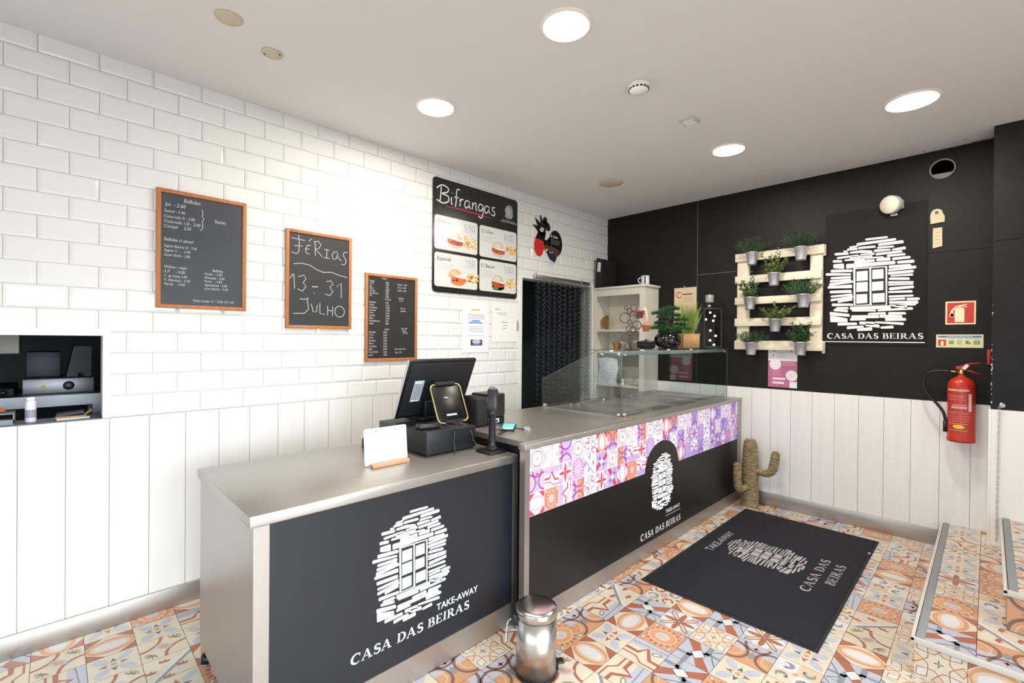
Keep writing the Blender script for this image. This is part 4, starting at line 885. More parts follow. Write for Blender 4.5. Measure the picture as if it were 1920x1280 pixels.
tag(MB().obox((-4.43,.055,SZ+.0125),(1,.05,0),(-.05,1,0),(0,0,1),.055,.035,.006).obj('paper_stack', mat('paper_tan','A99A84',.8)), 'tan paper stack in the lower tray in the hatch', 'papers')
tag(MB().ico((-4.41,.06,SZ+.0585),.014,2,(1.4,1.2,.6),.15).obj('orange_wrapper', mat('orange_paper','B9672C',.7)), 'crumpled orange wrapper on top of the letter tray', 'wrapper')
t = empty('notebook', (-4.185,.06,SZ), 'brown notebooks under a dark folder in the hatch opening', 'notebook')
MB().obox((-4.185,.06,SZ+.004),(1,.1,0),(-.1,1,0),(0,0,1),.055,.035,.0035).obj('white_sheets', mat('sheet','D8D8DE',.7), t)
MB().obox((-4.19,.062,SZ+.0115),(1,.03,0),(-.03,1,0),(0,0,1),.05,.033,.0035).obj('kraft_cover', mat('kraft','A88656',.7), t)
MB().obox((-4.192,.066,SZ+.0255),(.99,.0,.10),(0,1,0),(-.10,0,.99),.046,.03,.006).obj('dark_folder', mat('dark_brown','241D1A',.5), t)
MB().obox((-4.132,.055,SZ+.028),(.75,0,.66),(0,1,0),(-.66,0,.75),.016,.026,.0015).obj('open_flap', mat('kraft2','B49468',.7), t)
t = empty('wall_cupboard', (-4.55,.9,1.36), 'pale cupboard corner at the top left of the hatch', 'cupboard')
MB().box(-4.9,-4.375,.62,.95,1.262,1.7).obj('body', mat('dull_white','A8A39A',.6), t)
tag(MB().box(-4.28,-4.25,.60,.66,1.26,1.31,.003).obj('utensil_box', M_blackm), 'dark small box hanging behind the fryer', 'box')
bpy.data.objects.remove(bpy.data.objects['utensil_box'])
# kitchen seen through the doorway
t = empty('kitchen_unit', (-.7,1.4,0), 'dim steel kitchen unit behind the chain curtain', 'kitchen unit')
MB().box(-1.55,-.2,1.2,1.8,0,.88).obj('cabinet', mat('dim_steel','55585C',.4,.5), t)
MB().box(-1.58,-.17,1.17,1.82,.881,.91).obj('top', M_steel, t)
MB().box(-1.15,-.75,1.35,1.7,.911,1.25,.01).obj('oven', mat('oven_dark','1F2022',.2), t)
MB().box(-1.12,-.9,1.342,1.349,.96,1.2).obj('oven_window', mat('oven_glass','30343A',.1), t)
t = tag(MB().box(-1.02,-1.0,1.0,1.02,1.36,1.62).obj('strip_lamp', mat('strip_glow','CBD4DC',.5,emit=1.0)), 'narrow pale lit strip hanging in the dark kitchen doorway', 'lamp')
M_steel = M_steel_
# chain curtain
t = empty('chain_curtain', (-.78,-.03,1.92), 'dark metal chain fly curtain hanging in the kitchen doorway', 'curtain')
MB().box(-1.182,-.352,-.036,-.018,1.905,1.94,.002).obj('rail', M_alu, t)
for x in (-1.175,-.50,-.37): MB().box(x-.008,x+.008,-.040,-.0225 if 0 else -.0365,1.90,1.955,.002).obj('bracket', M_alu, t)
mb = MB(); rc = random.Random(4); NS = 62
for k in range(NS):
    x = -1.165+.80*(k+rc.uniform(-.3,.3))/(NS-1); zb = rc.uniform(.72,.84); y = -.027; z = 1.903-rc.uniform(0,.022); sh = rc.random()
    vs_ = []; n_ = int((z-zb)/.022)
    for i in range(n_):
        zz = z-i*.022; a = (i % 2)*PI/2+k*1.3; w_ = .0034; cx_, cy_ = math.cos(a)*w_, math.sin(a)*w_
        mb.add([(x-cx_*.4,y-cy_*.4,zz),(x+cx_,y+cy_,zz-.006),(x+cx_,y+cy_,zz-.018),(x+cx_*.4,y+cy_*.4,zz-.024),(x-cx_,y-cy_,zz-.018),(x-cx_,y-cy_,zz-.006)], [(0,1,5),(1,2,4,5),(2,3,4)])
        if i % 1 == 0: mb.add([(x-cy_*.5,y+cx_*.5,zz-.010),(x+cy_*.5,y-cx_*.5,zz-.010),(x+cy_*.5,y-cx_*.5,zz-.014),(x-cy_*.5,y+cx_*.5,zz-.014)], [(0,1,2,3)])
o = mb.obj('chain_strands', mat('dark_chain','3A3B40',.4,.8), t, False); o['kind'] = 'stuff'

# ------------------------------------------------------------------ white shelf unit in the corner
t = empty('shelf_unit', (-.14,-.31,0), 'tall white open shelf unit in the dark corner', 'shelf unit')
M_unit = mat('cream_unit','E4DFD2',.5)
X0, X1, Y0_, Y1_ = -.270, -.013, -.605, -.028
MB().box(X0-.018,X1,Y0_-.022,Y1_,1.868,1.890,.003).obj('top', M_unit, t)
MB().box(X0,X1,Y0_,Y0_+.018,0,1.8675).obj('side_panel', M_unit, t)
MB().box(X0,X1,Y1_-.018,Y1_,0,1.8675).obj('side_panel', M_unit, t)
MB().box(X1-.006,X1,Y0_+.0185,Y1_-.0185,0,1.8675).obj('back_board', M_unit, t)
MB().box(X0-.006,X0-.0005,Y0_,Y0_+.055,0,1.8675).box(X0-.006,X0-.0005,Y1_-.035,Y1_,0,1.8675).box(X0-.006,X0-.0005,Y0_+.055,Y1_-.035,1.80,1.8675).obj('face_frame', M_unit, t)
for z in (1.462, 1.245, .915, .5): MB().box(X0+.004,X1-.007,Y0_+.0185,Y1_-.0185,z-.018,z).obj('shelf', M_unit, t)
MB().box(X0+.004,X1-.007,Y0_+.0185,Y1_-.0185,.06,.08).obj('shelf', M_unit, t)
t = empty('box_file', (-.14,-.10,1.891), 'black lever arch file standing on the shelf unit', 'file')
fa = Vector((1,0,0)); fb_ = Vector((0,-.96,-.28)); 
MB().prism([(-.272,-.036,1.891),(-.272,-.112,1.891),(-.272,-.122,2.18),(-.272,-.050,2.20)], (.255,0,0)).obj('cover', M_blackm, t)
MB().prism([(-.2725,-.060,2.06),(-.2725,-.098,2.05),(-.2725,-.104,2.145),(-.2725,-.068,2.155)], (-.0008,0,0)).obj('spine_label', mat('label_white','DADAD6',.6), t)
t = empty('mug', (-.20,-.56,1.891), 'white mug with a blue band on top of the shelf unit', 'mug')
MB().lathe((-.20,-.565,1.891),[(.034,0),(.038,.004),(.038,.085),(.035,.085),(.035,.006),(.001,.006)],28).obj('cup', mat('mug_white','EDEDF2',.2), t)
MB().tube([(-.20-.036*math.cos(.7)*1,-.565+.036,1.891+z) if 0 else (-.2-.02-.02*math.sin(a)*.5,-.565+.034+.024*math.sin(a),1.891+.043+.026*math.cos(a)) for a, z in [(PI*k/10,0) for k in range(11)]],.0045,8).obj('handle', mat('mug_white'), t)
MB().prism([(-.2-.0385*math.cos(a),-.565-.0385*math.sin(a),1.892+.004) for a in (.25,.45,.65)]+[(-.2-.0385*math.cos(a),-.565-.0385*math.sin(a),1.891+.08) for a in (.65,.45,.25)],(-.0006,-.0004,0)).obj('blue_band', mat('mug_blue','4A4C78',.3), t)
# things on its shelves
tag(MB().prism([(-.20,-.145-.0,1.4625)]+[(-.20,-.145+.062*0-.0+.085*math.sin(a)*1.0,1.4625+.075-.075*math.cos(a)) for a in [PI*k/14 for k in range(1,14)]]+[(-.20,-.145,1.4625+.15)],(.018,0,0)).obj('chopping_board', mat('board_brown','8E6740',.6,noise=.1,nscale=10)), 'half-round brown wooden board leaning on the upper shelf', 'board')
tag(MB().lathe((-.15,-.225,1.2455),[(.012,0),(.028,.03),(.052,.085),(.048,.085),(.024,.032),(.001,.008)],24).obj('wooden_bowl', mat('bowl_brown','A27444',.5)), 'conical brown wooden bowl on the middle shelf', 'bowl')
for x, y, h_, lab in ((-.16,-.335,.075,'glass jar with a cream lid, left of the two jars'),(-.15,-.465,.085,'square glass jar with a yellow lid, right of the two jars')):
    t = empty('storage_jar', (x,y,1.2455), lab, 'jar', 'jars on the middle shelf')
    MB().box(x-.03,x+.03,y-.045,y+.045,1.2457,1.2457+h_,.006).obj('jar_body', mat('jar_grey','9B968C',.15), t)
    MB().box(x-.032,x+.032,y-.047,y+.047,1.246+h_,1.246+h_+.028,.004).obj('lid', mat('jar_cream' if h_ < .08 else 'jar_yellow','E2D4BE' if h_ < .08 else 'DED09A',.4), t)
sp = MB(); 
t = empty('patterned_bag', (-.18,-.20,.9155), 'white cloth bag with a small dotted pattern on the lower shelf', 'bag')
bb = MB()
for i in range(9):
    for j in range(9):
        u_, v_ = i/8, j/8; bb.v.append(Vector((-.255+.03*math.sin(u_*PI)*math.sin(v_*PI)*-1+.02, -.065-.22*u_+.01*math.sin(v_*7), .9165+.27*v_*(1-.12*abs(u_-.5))))); 
for i in range(8):
    for j in range(8): a = i*9+j; bb.f.append([a,a+9,a+10,a+1]); bb.sm.append(True); bb.col.append(None)
for i in range(9):
    for j in range(9):
        u_, v_ = i/8, j/8; bb.v.append(bb.v[i*9+j]+Vector((.05*math.sin(u_*PI)*math.sin(v_*PI)+.004,0,0)))
for i in range(8):
    for j in range(8): a = 81+i*9+j; bb.f.append([a+1,a+10,a+9,a]); bb.sm.append(True); bb.col.append(None)
def dots(name, base, dot):
    m = mat(name, base, .8); nt = m.node_tree; v = nt.nodes.new('ShaderNodeTexVoronoi'); v.inputs['Scale'].default_value = 55
    tc = nt.nodes.new('ShaderNodeTexCoord'); nt.links.new(tc.outputs['Object'], v.inputs['Vector']); rp = nt.nodes.new('ShaderNodeValToRGB')
    rp.color_ramp.elements[0].position = .25; rp.color_ramp.elements[0].color = (*hx(dot),1); rp.color_ramp.elements[1].position = .35; rp.color_ramp.elements[1].color = (*hx(base),1)
    nt.links.new(v.outputs['Distance'], rp.inputs[0]); nt.links.new(rp.outputs[0], nt.nodes['Principled BSDF'].inputs['Base Color']); return m
bb.obj('cloth', dots('dotted_cloth','E6E8EC','A9ACB4'), t, False)
t = empty('salt_shaker', (-.22,-.335,.9155), 'small white shaker on the lower shelf', 'shaker')
MB().lathe((-.22,-.335,.9155),[(.018,0),(.020,.012),(.013,.028),(.014,.035),(.018,.048),(.012,.058),(.001,.060)],20).obj('body', M_white, t)
tag(MB().lathe((-.15,-.475,.9155),[(.035,0),(.055,.012),(.058,.045),(.052,.05),(.055,.055),(.05,.078),(.02,.09),(.001,.09)],28).obj('stacked_bowls', mat('bowl_glass','CFCDC6',.15)), 'pale stacked bowls on the lower shelf', 'bowls')

# ------------------------------------------------------------------ on the glass shelf
GS = 1.2975
t = empty('casserole', (-1.175,-1.135,GS), 'small black lidless casserole with a knob on the glass shelf', 'casserole')
MB().lathe((-1.175,-1.135,GS),[(.046,0),(.060,.006),(.066,.030),(.066,.044),(.070,.046),(.070,.050),(.05,.056),(.012,.060),(.012,.068),(.001,.069)],36).obj('body', mat('black_glaze','1B1A1B',.25), t)
MB().box(-1.255,-1.240,-1.155,-1.115,GS+.040,GS+.048,.003).box(-1.110,-1.095,-1.155,-1.115,GS+.040,GS+.048,.003).obj('handle', mat('black_glaze'), t)
# ring ornament with two small pots
t = empty('ring_ornament', (-1.42,-1.15,GS), 'dark metal ornament of joined rings holding two small terracotta pots', 'ornament')
M_iron = mat('rusty_iron','5B4B48',.5,.4)
rv = Vector((.714,-.70,0)); oc = Vector((-1.40,-1.13,GS))
mb = MB()
def ring(u_, v_, r, w_=.0035):
    mb.tube([oc+rv*(u_+r*math.cos(a))+Vector((0,0,v_+r*math.sin(a))) for a in [2*PI*k/20 for k in range(20)]], w_, 6, True)
for q in ((-.010,.022,.020),(.012,.062,.018),(-.022,.075,.028),(.012,.108,.016),(-.004,.142,.018),(.030,.135,.022),(.052,.165,.030),(-.030,.215,.034),(.004,.185,.014),(.002,.262,.018),(-.022,.285,.012),(.030,.285,.022),(.055,.225,.014),(.045,.110,.016),(.02,.245,.016)): ring(*q)
mb.obj('rings', M_iron, t)
mb = MB().lathe(oc+Vector((0,0,0)),[(.022,0),(.022,.004),(.004,.006),(.001,.0065)],20); mb.obj('foot', M_iron, t)
for u_, v_, c_, lab in ((.062,.212,'8E4E46','dull pink pot held high in the ring ornament'),(.105,.12,'C27C5A','orange pot with a pale finger-shaped cactus in the ring ornament')):
    pc = oc+rv*u_+Vector((-.03,-.03,v_)); t2 = empty('small_pot', pc, lab, 'plant pot', 'little pots in the ring ornament')
    MB().lathe(pc,[(.020,0),(.027,.040),(.031,.040),(.031,.052),(.027,.052),(.025,.044),(.001,.044)],24).obj('pot', mat('terracotta_'+c_, c_, .6), t2)
    if v_ < .2: MB().tube([pc+Vector((0,0,.04)),pc+Vector((0,0,.10)),pc+rv*-.006+Vector((0,0,.14)),pc+rv*-.012+Vector((0,0,.165))],[.012,.012,.011,.006],10).obj('cactus', mat('bone_cactus','D8C2A4',.7), t2)
# bonsai
t = empty('bonsai', (-.80,-1.12,GS), 'artificial green bonsai in a round glossy black pot', 'bonsai')
bc = Vector((-.835,-1.125,GS))
MB().lathe(bc,[(.055,0),(.085,.02),(.102,.052),(.100,.085),(.082,.108),(.074,.114),(.070,.108),(.001,.100)],40).obj('pot', mat('gloss_black_pot','0B0A0B',.06,coat=.5), t)
MB().tube([bc+Vector((0,0,.10)),bc+rv*.01+Vector((0,0,.15)),bc+rv*-.012+Vector((0,0,.19)),bc+rv*.02+Vector((0,0,.24)),bc+rv*-.01+Vector((0,0,.30))],[.014,.012,.010,.008,.005],8).tube([bc+rv*-.01+Vector((0,0,.18)),bc+rv*.08+Vector((0,0,.2)),bc+rv*.11+Vector((0,0,.17))],[.007,.005,.004],6).tube([bc+Vector((0,0,.16)),bc+rv*-.07+Vector((0,0,.17))],[.006,.004],6).tube([bc+rv*.01+Vector((0,0,.24)),bc+rv*-.08+Vector((0,0,.27))],[.006,.004],6).obj('trunk', mat('bark','4A3A2A',.8), t)
M_leafd = mat('bonsai_green','3F7048',.6,noise=.3,nscale=40); rb = random.Random(9)
def needles(name, parent, clusters, material, n, ln, wd):
    mb = MB()
    for c_, rx, rz in clusters:
        for k in range(n):
            a = rb.uniform(0,2*PI); q = math.sqrt(rb.random()); el_ = rb.uniform(-.25,1.0)
            p = c_+Vector((rx*q*math.cos(a), rx*q*math.sin(a), rz*(1-q)*rb.random()))
            d_ = Vector((math.cos(a)*.9,math.sin(a)*.9,el_)).normalized(); s_ = d_.cross(Vector((rb.random(),rb.random(),rb.random()))).normalized()*wd
            l = ln*rb.uniform(.6,1.1); mb.add([p-s_*.6,p+s_*.6,p+d_*l*.6+s_,p+d_*l,p+d_*l*.6-s_],[(0,1,2,3,4)])
    return mb.obj(name, material, parent, False)
bz = lambda u_, v_, w_=0: bc+rv*u_+Vector((0,0,v_))+Vector((.7,.71,0))*w_
needles('foliage', t, [(bz(-.01,.28),.045,.04),(bz(.03,.30),.04,.03),(bz(-.075,.265,.01),.035,.025),(bz(-.03,.24),.035,.02),(bz(.05,.25,.01),.035,.02),(bz(.10,.215),.035,.025),(bz(-.085,.15),.038,.03),(bz(-.04,.155),.04,.025),(bz(.06,.15,-.01),.05,.03),(bz(.12,.145),.042,.025),(bz(.10,.18,.02),.035,.02),(bz(-.05,.19,.02),.03,.02),(bz(.0,.13,.02),.045,.02)], M_leafd, 230, .035, .0022)
# grass in basket
t = empty('basket_plant', (-.43,-1.12,GS), 'tall green artificial grass in a square wicker basket', 'plant')
gc = Vector((-.475,-1.125,GS))
def wicker(name, c1, c2):
    m = mat(name, c1, .7); nt = m.node_tree; w_ = nt.nodes.new('ShaderNodeTexWave'); w_.inputs['Scale'].default_value = 38; w_.bands_direction = 'Z'; w_.inputs['Distortion'].default_value = 2
    tc = nt.nodes.new('ShaderNodeTexCoord'); nt.links.new(tc.outputs['Object'], w_.inputs['Vector']); rp = nt.nodes.new('ShaderNodeValToRGB')
    rp.color_ramp.elements[0].color = (*hx(c2),1); rp.color_ramp.elements[1].color = (*hx(c1),1); nt.links.new(w_.outputs[0], rp.inputs[0]); nt.links.new(rp.outputs[0], nt.nodes['Principled BSDF'].inputs['Base Color']); return m
MB().obox(gc+Vector((0,0,.058)),(.714,-.70,0),(.70,.714,0),(0,0,1),.068,.068,.058,.006).obj('basket', wicker('wicker','C9A070','9A7040'), t)
mb = MB()
for k in range(9):
    for e in (-1, 1): mb.tube([gc+rv*(-.06+.015*k)+Vector((-.7,-.714,0))*.069*e+Vector((0,0,z)) for z in (.003,.113)], .0022, 5)
mb.tube([gc+rv*a+Vector((.7,.714,0))*b_+Vector((0,0,.114)) for a, b_ in ((-.068,-.068),(.068,-.068),(.068,.068),(-.068,.068))], .004, 6, True); mb.obj('weave_ribs', mat('wicker_rib','D4B080',.7), t)
mb = MB()
for k in range(420):
    a = rb.uniform(0,2*PI); r_ = .045*math.sqrt(rb.random()); p = gc+Vector((r_*math.cos(a),r_*math.sin(a),.10)); l = rb.uniform(.14,.30); sp_ = rb.uniform(.1,.75)*(r_/.045*.6+.3)
    d_ = Vector((math.cos(a)*sp_*.42, math.sin(a)*sp_*.42, 1)).normalized(); s_ = Vector((-math.sin(a+k),math.cos(a+k),0))*.0016
    p2 = p+d_*l*.6; p3 = p+d_*l+Vector((math.cos(a),math.sin(a),0))*l*.12*sp_; mb.add([p-s_,p+s_,p2+s_,p3,p2-s_],[(0,1,2,3,4)])
mb.obj('grass_blades', mat('grass_green','8FA356',.6,noise=.25,nscale=30), t, False)
# lantern
t = empty('lantern', (-.15,-1.16,GS), 'tall black lantern with round white lights inside, beside the grass basket', 'lantern')
lc = Vector((-.185,-1.175,GS)); e1 = Vector((.714,-.70,0)); e2 = Vector((.70,.714,0)); ez = Vector((0,0,1)); lw = .072; lh = .33
mb = MB().obox(lc+ez*.008,e1,e2,ez,lw+.006,lw+.006,.008,.002).obox(lc+ez*(lh+.006),e1,e2,ez,lw+.004,lw+.004,.006,.002)
for a in (-1,1):
    for b_ in (-1,1): mb.obox(lc+e1*a*lw+e2*b_*lw+ez*(lh/2+.008),e1,e2,ez,.004,.004,lh/2-.008)
mb.obj('frame', mat('lantern_metal','2B2B2F',.35), t)
MB().obox(lc+e2*.066+ez*(lh/2+.008),e1,e2,ez,lw-.006,.002,lh/2-.012).obj('back_panel', M_blackm, t)
for u_, v_ in ((-.005,.305),(.033,.275),(-.042,.245),(.022,.235),(-.002,.15),(.044,.105),(-.004,.065),(.03,.028)):
    MB().ico(lc+e1*u_+e2*-.03+ez*v_,.0105,2).obj('light_ball', mat('ball_white','F2F2F0',.4,emit=.9), t)
MB().lathe(lc+ez*(lh+.012),[(.010,0),(.012,.012),(.018,.022),(.010,.032),(.010,.05)],20).obj('neck', M_chrome, t)
MB().lathe(lc+ez*(lh+.062),[(.034,0),(.035,.004),(.035,.062),(.033,.066),(.001,.066)],28).tube([lc+ez*(lh+.127),lc+ez*(lh+.137)],.004,6).obj('top_cylinder', mat('grey_cylinder','9B9A98',.45,.3), t)
# certificate on the dark wall
t = tag(MB().box(-.0085,-.0064,-.980,-.764,1.47,1.858).obj('certificate', mat('cream_paper','DCC8A4',.6)), 'cream certificate pinned to the dark wall behind the bonsai', 'certificate')
FD = Frame((-.0087,0,0),(0,-1,0),(0,0,1)); P = Paint(FD)
P.arc(.815,1.79,.026,.7,2*PI-.7,.008,'B8503C',0); P.line([(.845,1.795),(.945,1.795)], .010, '4A4038'); 
for k in range(3): P.line([(.86,1.765-k*.02),(.95,1.765-k*.02)], .004, 'A89878')
for k in range(9): P.line([(.80,1.68-k*.02),(.94,1.68-k*.02)], .0035, 'B8A888')
P.obj('print', M_print, t, False)
MB().box(-.02,-.0086,-.876,-.866,1.853,1.875,.002).obj('clip', M_chrome, t)
# ------------------------------------------------------------------ dark wall: pallet, pots, sign, devices
M_pal = mat('cream_pallet','E6DCC4',.6,noise=.06,nscale=8,bump=.06,bscale=30)
t = empty('pallet_planter', (-.04,-1.66,1.28), 'cream painted wooden pallet hung on the dark wall as a plant rack', 'pallet')
for y0, y1 in ((-1.352,-1.448),(-1.895,-1.978)): MB().box(-.040,-.0065,y1,y0,1.288,2.09,.002).obj('upright', M_pal, t)
for z0, z1 in ((2.036,2.104),(1.848,1.912),(1.670,1.730),(1.486,1.552),(1.288,1.364)):
    MB().box(-.060,-.0405,-1.990 if z0 > 2 or z0 < 1.3 else -1.975,-1.340,z0,z1,.002).obj('slat', M_pal, t)
for z0, z1 in ((2.02,2.104),(1.27,1.364)): MB().box(-.0402,-.0066,-1.996,-1.979,z0,z1,.002).obj('end_block', M_pal, t)
M_pot = mat('zinc_pot','C9CCD2',.42,.7,noise=.05,nscale=6)
pots = [(-1.492,1.992,0,'top left'),(-1.848,1.990,1,'top right'),(-1.660,1.806,2,'second row'),(-1.480,1.622,3,'third row left'),(-1.868,1.622,4,'third row right'),(-1.672,1.436,5,'fourth row'),(-1.492,1.245,6,'bottom left'),(-1.852,1.252,7,'bottom right')]
looks = ['small zinc pot of dark fine grass, top left on the pallet','zinc pot of bushy fine dark greenery, top right on the pallet','zinc pot of leafy twigs with tall yellowish stems, second slat of the pallet','zinc pot of small round leaves on upright stems, left on the third slat','zinc pot of soft bushy green plant, right on the third slat','zinc pot of spreading yellow-green twigs, fourth slat of the pallet','zinc pot of fine feathery green plant, bottom left of the pallet','zinc pot of dense green plant with one tall sprig, bottom right of the pallet']
greens = ['35492C','33452B','5F7038','4A6238','42603A','6E7C40','3D5A34','38562F']
rb = random.Random(12)
for y, zb, k, w_ in pots:
    px = -.108; t = empty('potted_plant', (px,y,zb), looks[k], 'potted plant', 'zinc pots on the pallet rack')
    MB().lathe((px,y,zb),[(.001,.004),(.030,.004),(.033,0),(.034,.006),(.046,.096),(.049,.098),(.049,.104),(.0455,.104),(.0445,.098),(.044,.09)],28,caps=False).obj('pot', M_pot, t)
    MB().lathe((px,y,zb+.085),[(.0425,0),(.001,.004)],20).obj('soil', mat('soil','2A211A',.95), t)
    MB().tube([(px+.045,y,zb+.098),(px+.047,y,zb+.112),(-.038,y,zb+.112)] if 0 else [(px+.046,y,zb+.092),(px+.0475,y,zb+.10),(px+.047,y,zb+.09)],.002,6).obj('hook', M_alu, t)
    mg = mat('plant_'+greens[k], greens[k], .65, noise=.3, nscale=35); mb = MB(); c_ = Vector((px,y,zb+.09))
    def leaf(p, d_, l, wd):
        s_ = d_.cross(Vector((rb.uniform(-1,1),rb.uniform(-1,1),rb.uniform(-1,1)))).normalized()*wd; mb.add([p,p+d_*l*.35+s_,p+d_*l*.75+s_*.7,p+d_*l,p+d_*l*.75-s_*.7,p+d_*l*.35-s_],[(0,1,2,3,4,5)])
    if k in (0,1,4,6):
        for i in range(620 if k in (1,4) else 430):
            a = rb.uniform(0,2*PI); q = rb.random(); d_ = Vector((math.cos(a)*q*1.1-.1,math.sin(a)*q*1.3,rb.uniform(.5,1))).normalized(); r_ = rb.uniform(.0,.115 if k != 6 else .10)
            p = c_+Vector((.02*math.cos(a),.03*math.sin(a),.0))+d_*r_; 
            if p.x > -.07: p.x = -.07-abs(p.x+.07)*.3
            leaf(p, (d_+Vector((rb.uniform(-.4,.2),rb.uniform(-.5,.5),rb.uniform(-.2,.4)))).normalized() if p.x < -.075 else Vector((-.2,rb.uniform(-.5,.5),.8)).normalized(), rb.uniform(.025,.05), .0021)
    else:
        ns = {2:16,3:13,5:18,7:20}[k]
        for i in range(ns):
            a = rb.uniform(0,2*PI); sp_ = rb.uniform(.1,.9) if k != 5 else rb.uniform(.3,1.3); L_ = rb.uniform(.09,.17)*(1.0 if i > 2 else {2:1.5,3:1.35,5:1.0,7:1.4}[k])
            if i <= 2: sp_ *= .35
            d_ = Vector((-abs(math.cos(a))*sp_*.5,math.sin(a)*sp_,1)).normalized(); p0 = c_+Vector((.012*math.cos(a),.02*math.sin(a),-.005)); pts = [p0+d_*L_*s_+Vector((0,math.sin(a)*.02*s_*s_,0)) for s_ in (0,.35,.7,1)]
            mb.tube(pts,[.0013,.0012,.001,.0007],5)
            for j in range(16):
                s_ = .2+.8*j/15; p = p0+d_*L_*s_+Vector((0,math.sin(a)*.02*s_*s_,0)); b2 = rb.uniform(0,2*PI); leaf(p, Vector((math.cos(b2)*.8-.2,math.sin(b2),rb.uniform(.1,.8))).normalized(), rb.uniform(.017,.028), .0068 if k != 7 else .005)
        if k in (2,5,7,3):
            for i in range(170):
                a = rb.uniform(0,2*PI); q = rb.random(); d_ = Vector((-abs(math.cos(a))*q*.8,math.sin(a)*q*1.2,rb.uniform(.3,1))).normalized(); leaf(c_+d_*rb.uniform(.01,.065), d_, rb.uniform(.014,.025), .004)
    for v in mb.v:
        if v.x > -.062: v.x = -.0625-.0005*rb.random()
    mb.obj('foliage', mg, t, False)
# emblem sign
t = empty('wall_sign', (-.01,-2.28,1.33), 'black wall sign with the white stone window emblem and shop name', 'sign')
MB().box(-.0125,-.0065,-2.577,-1.990,1.335,2.33).obj('board', mat('sign_black','0E0C0D',.6,spec=.25), t)
FS = Frame((-.0127,0,0),(0,-1,0),(0,0,1))
P = Paint(FS); emblem(P, 1.9935, 1.4425, .5482, .683, 'EDEAE6', '100E10', 0, -3); P.obj('emblem', M_print, t, False)
P = Paint(FS); serif_text(P, 'CASA DAS BEIRAS', 2.008, 2.562, 1.384, .040, 'EDEAE6'); P.line([(1.995,1.361),(2.570,1.359)], .006, 'EDEAE6'); P.obj('shop_name', M_print, t, False)
# duct cover
c_ = Vector((-.0062,-2.648,2.520)); t = empty('round_vent', c_, 'round grey-rimmed vent cover high on the dark wall', 'vent')
MB().lathe(c_,[(.066,-.0),(.066,-.012),(.058,-.014),(.057,-.006),(.057,-.001)],44,(1,0,0),caps=False).obj('rim', mat('vent_rim','8A857C',.5), t)
MB().lathe(c_,[(.0568,-.003),(.001,-.003)],44,(1,0,0)).obj('cover', mat('vent_brown','5E5444',.7), t)
MB().prism([c_+Vector((-.0031,.056*math.cos(a),.056*math.sin(a))) for a in [PI*1.17+PI*.66*k/12 for k in range(13)]],(-.0015,0,0)).obj('lit_crescent', mat('crescent_light','85827B',.5), t)  # added pale crescent plate standing in for light on the vent's lower part
# round floodlight / siren
c_ = Vector((-.05,-2.39,2.325)); ax_ = Vector((-.86,.42,-.10)).normalized(); t = empty('wall_siren', c_, 'white drum-shaped alarm siren above the wall sign', 'siren')
MB().lathe(c_-ax_*.03,[(.052,0),(.060,.01),(.062,.055),(.058,.064),(.001,.066)],40,ax_).obj('drum', mat('siren_cream','E8E2D2',.45), t)
MB().obox((-.022,-2.425,2.322),(1,0,0),(0,1,0),(0,0,1),.015,.028,.03,.006).obox((-.03,-2.40,2.255),(1,0,0),(0,1,0),(0,0,1),.008,.02,.008,.003).obj('bracket', mat('siren_grey','B9B6AE',.5), t)
# cream bracket of a removed device
t = empty('fixing_plate', (-.012,-2.625,1.97), 'cream two-piece fixing plate with a screw hole beside the wall sign', 'bracket')
M_fp = mat('aged_cream','D2C7A2',.6)
MB().prism([(-.0065,y,z) for y, z in [(-2.592,2.160),(-2.590,2.21)]+[(-2.622-.030*math.cos(a),2.225+.032*math.sin(a)) for a in [PI-PI*k/12 for k in range(13)]]+[(-2.662,2.205),(-2.662,2.165)]],(-.010,0,0)).obj('upper_plate', M_fp, t)
MB().lathe((-.017,-2.622,2.232),[(.009,0),(.008,-.004),(.004,-.004),(.001,-.001)],16,(1,0,0)).obj('screw', mat('dark_screw','5A5048',.4,.6), t)
lp = MB().prism([(-.0065,y,z) for y, z in ((-2.604,2.130),(-2.604,1.995),(-2.652,2.005),(-2.650,2.130))],(-.007,0,0)).obj('lower_plate', M_fp, t)
for k in range(4): MB().box(-.0150,-.0136,-2.641,-2.615,2.025+k*.024,2.030+k*.024).obj('rib', mat('rib_cream','B8AD88',.6), t)
# extinguisher signs
t = tag(MB().box(-.0085,-.0064,-2.815,-2.671,1.480,1.632).obj('extinguisher_sign', mat('glow_cream','E8E0B4',.5)), 'square red and cream fire extinguisher sign on the dark wall', 'sign')
FE = Frame((-.0086,0,0),(0,-1,0),(0,0,1)); P = Paint(FE)
P.rect(2.679,1.489,2.807,1.623,'C8322A'); e_ = 'EFE7BE'
P.poly([(2.716,1.496),(2.762,1.496),(2.762,1.582),(2.752,1.590),(2.726,1.590),(2.716,1.582)], e_, 1); P.rect(2.732,1.588,2.746,1.600,e_,1)
P.line([(2.700,1.532),(2.704,1.572),(2.722,1.598),(2.745,1.604),(2.772,1.610)], [.02,.010,.006,.007,.006], e_, 1); P.line([(2.742,1.600),(2.774,1.594)], .005, e_, 1); P.poly([(2.692,1.528),(2.712,1.528),(2.706,1.556),(2.700,1.556)], e_, 1)
P.obj('print', M_print, t, False)
t = tag(MB().box(-.0085,-.0064,-2.851,-2.627,1.328,1.414).obj('safety_strip', mat('strip_cream','DDD8AE',.5)), 'long cream safety instruction strip below the fire extinguisher sign', 'sign')
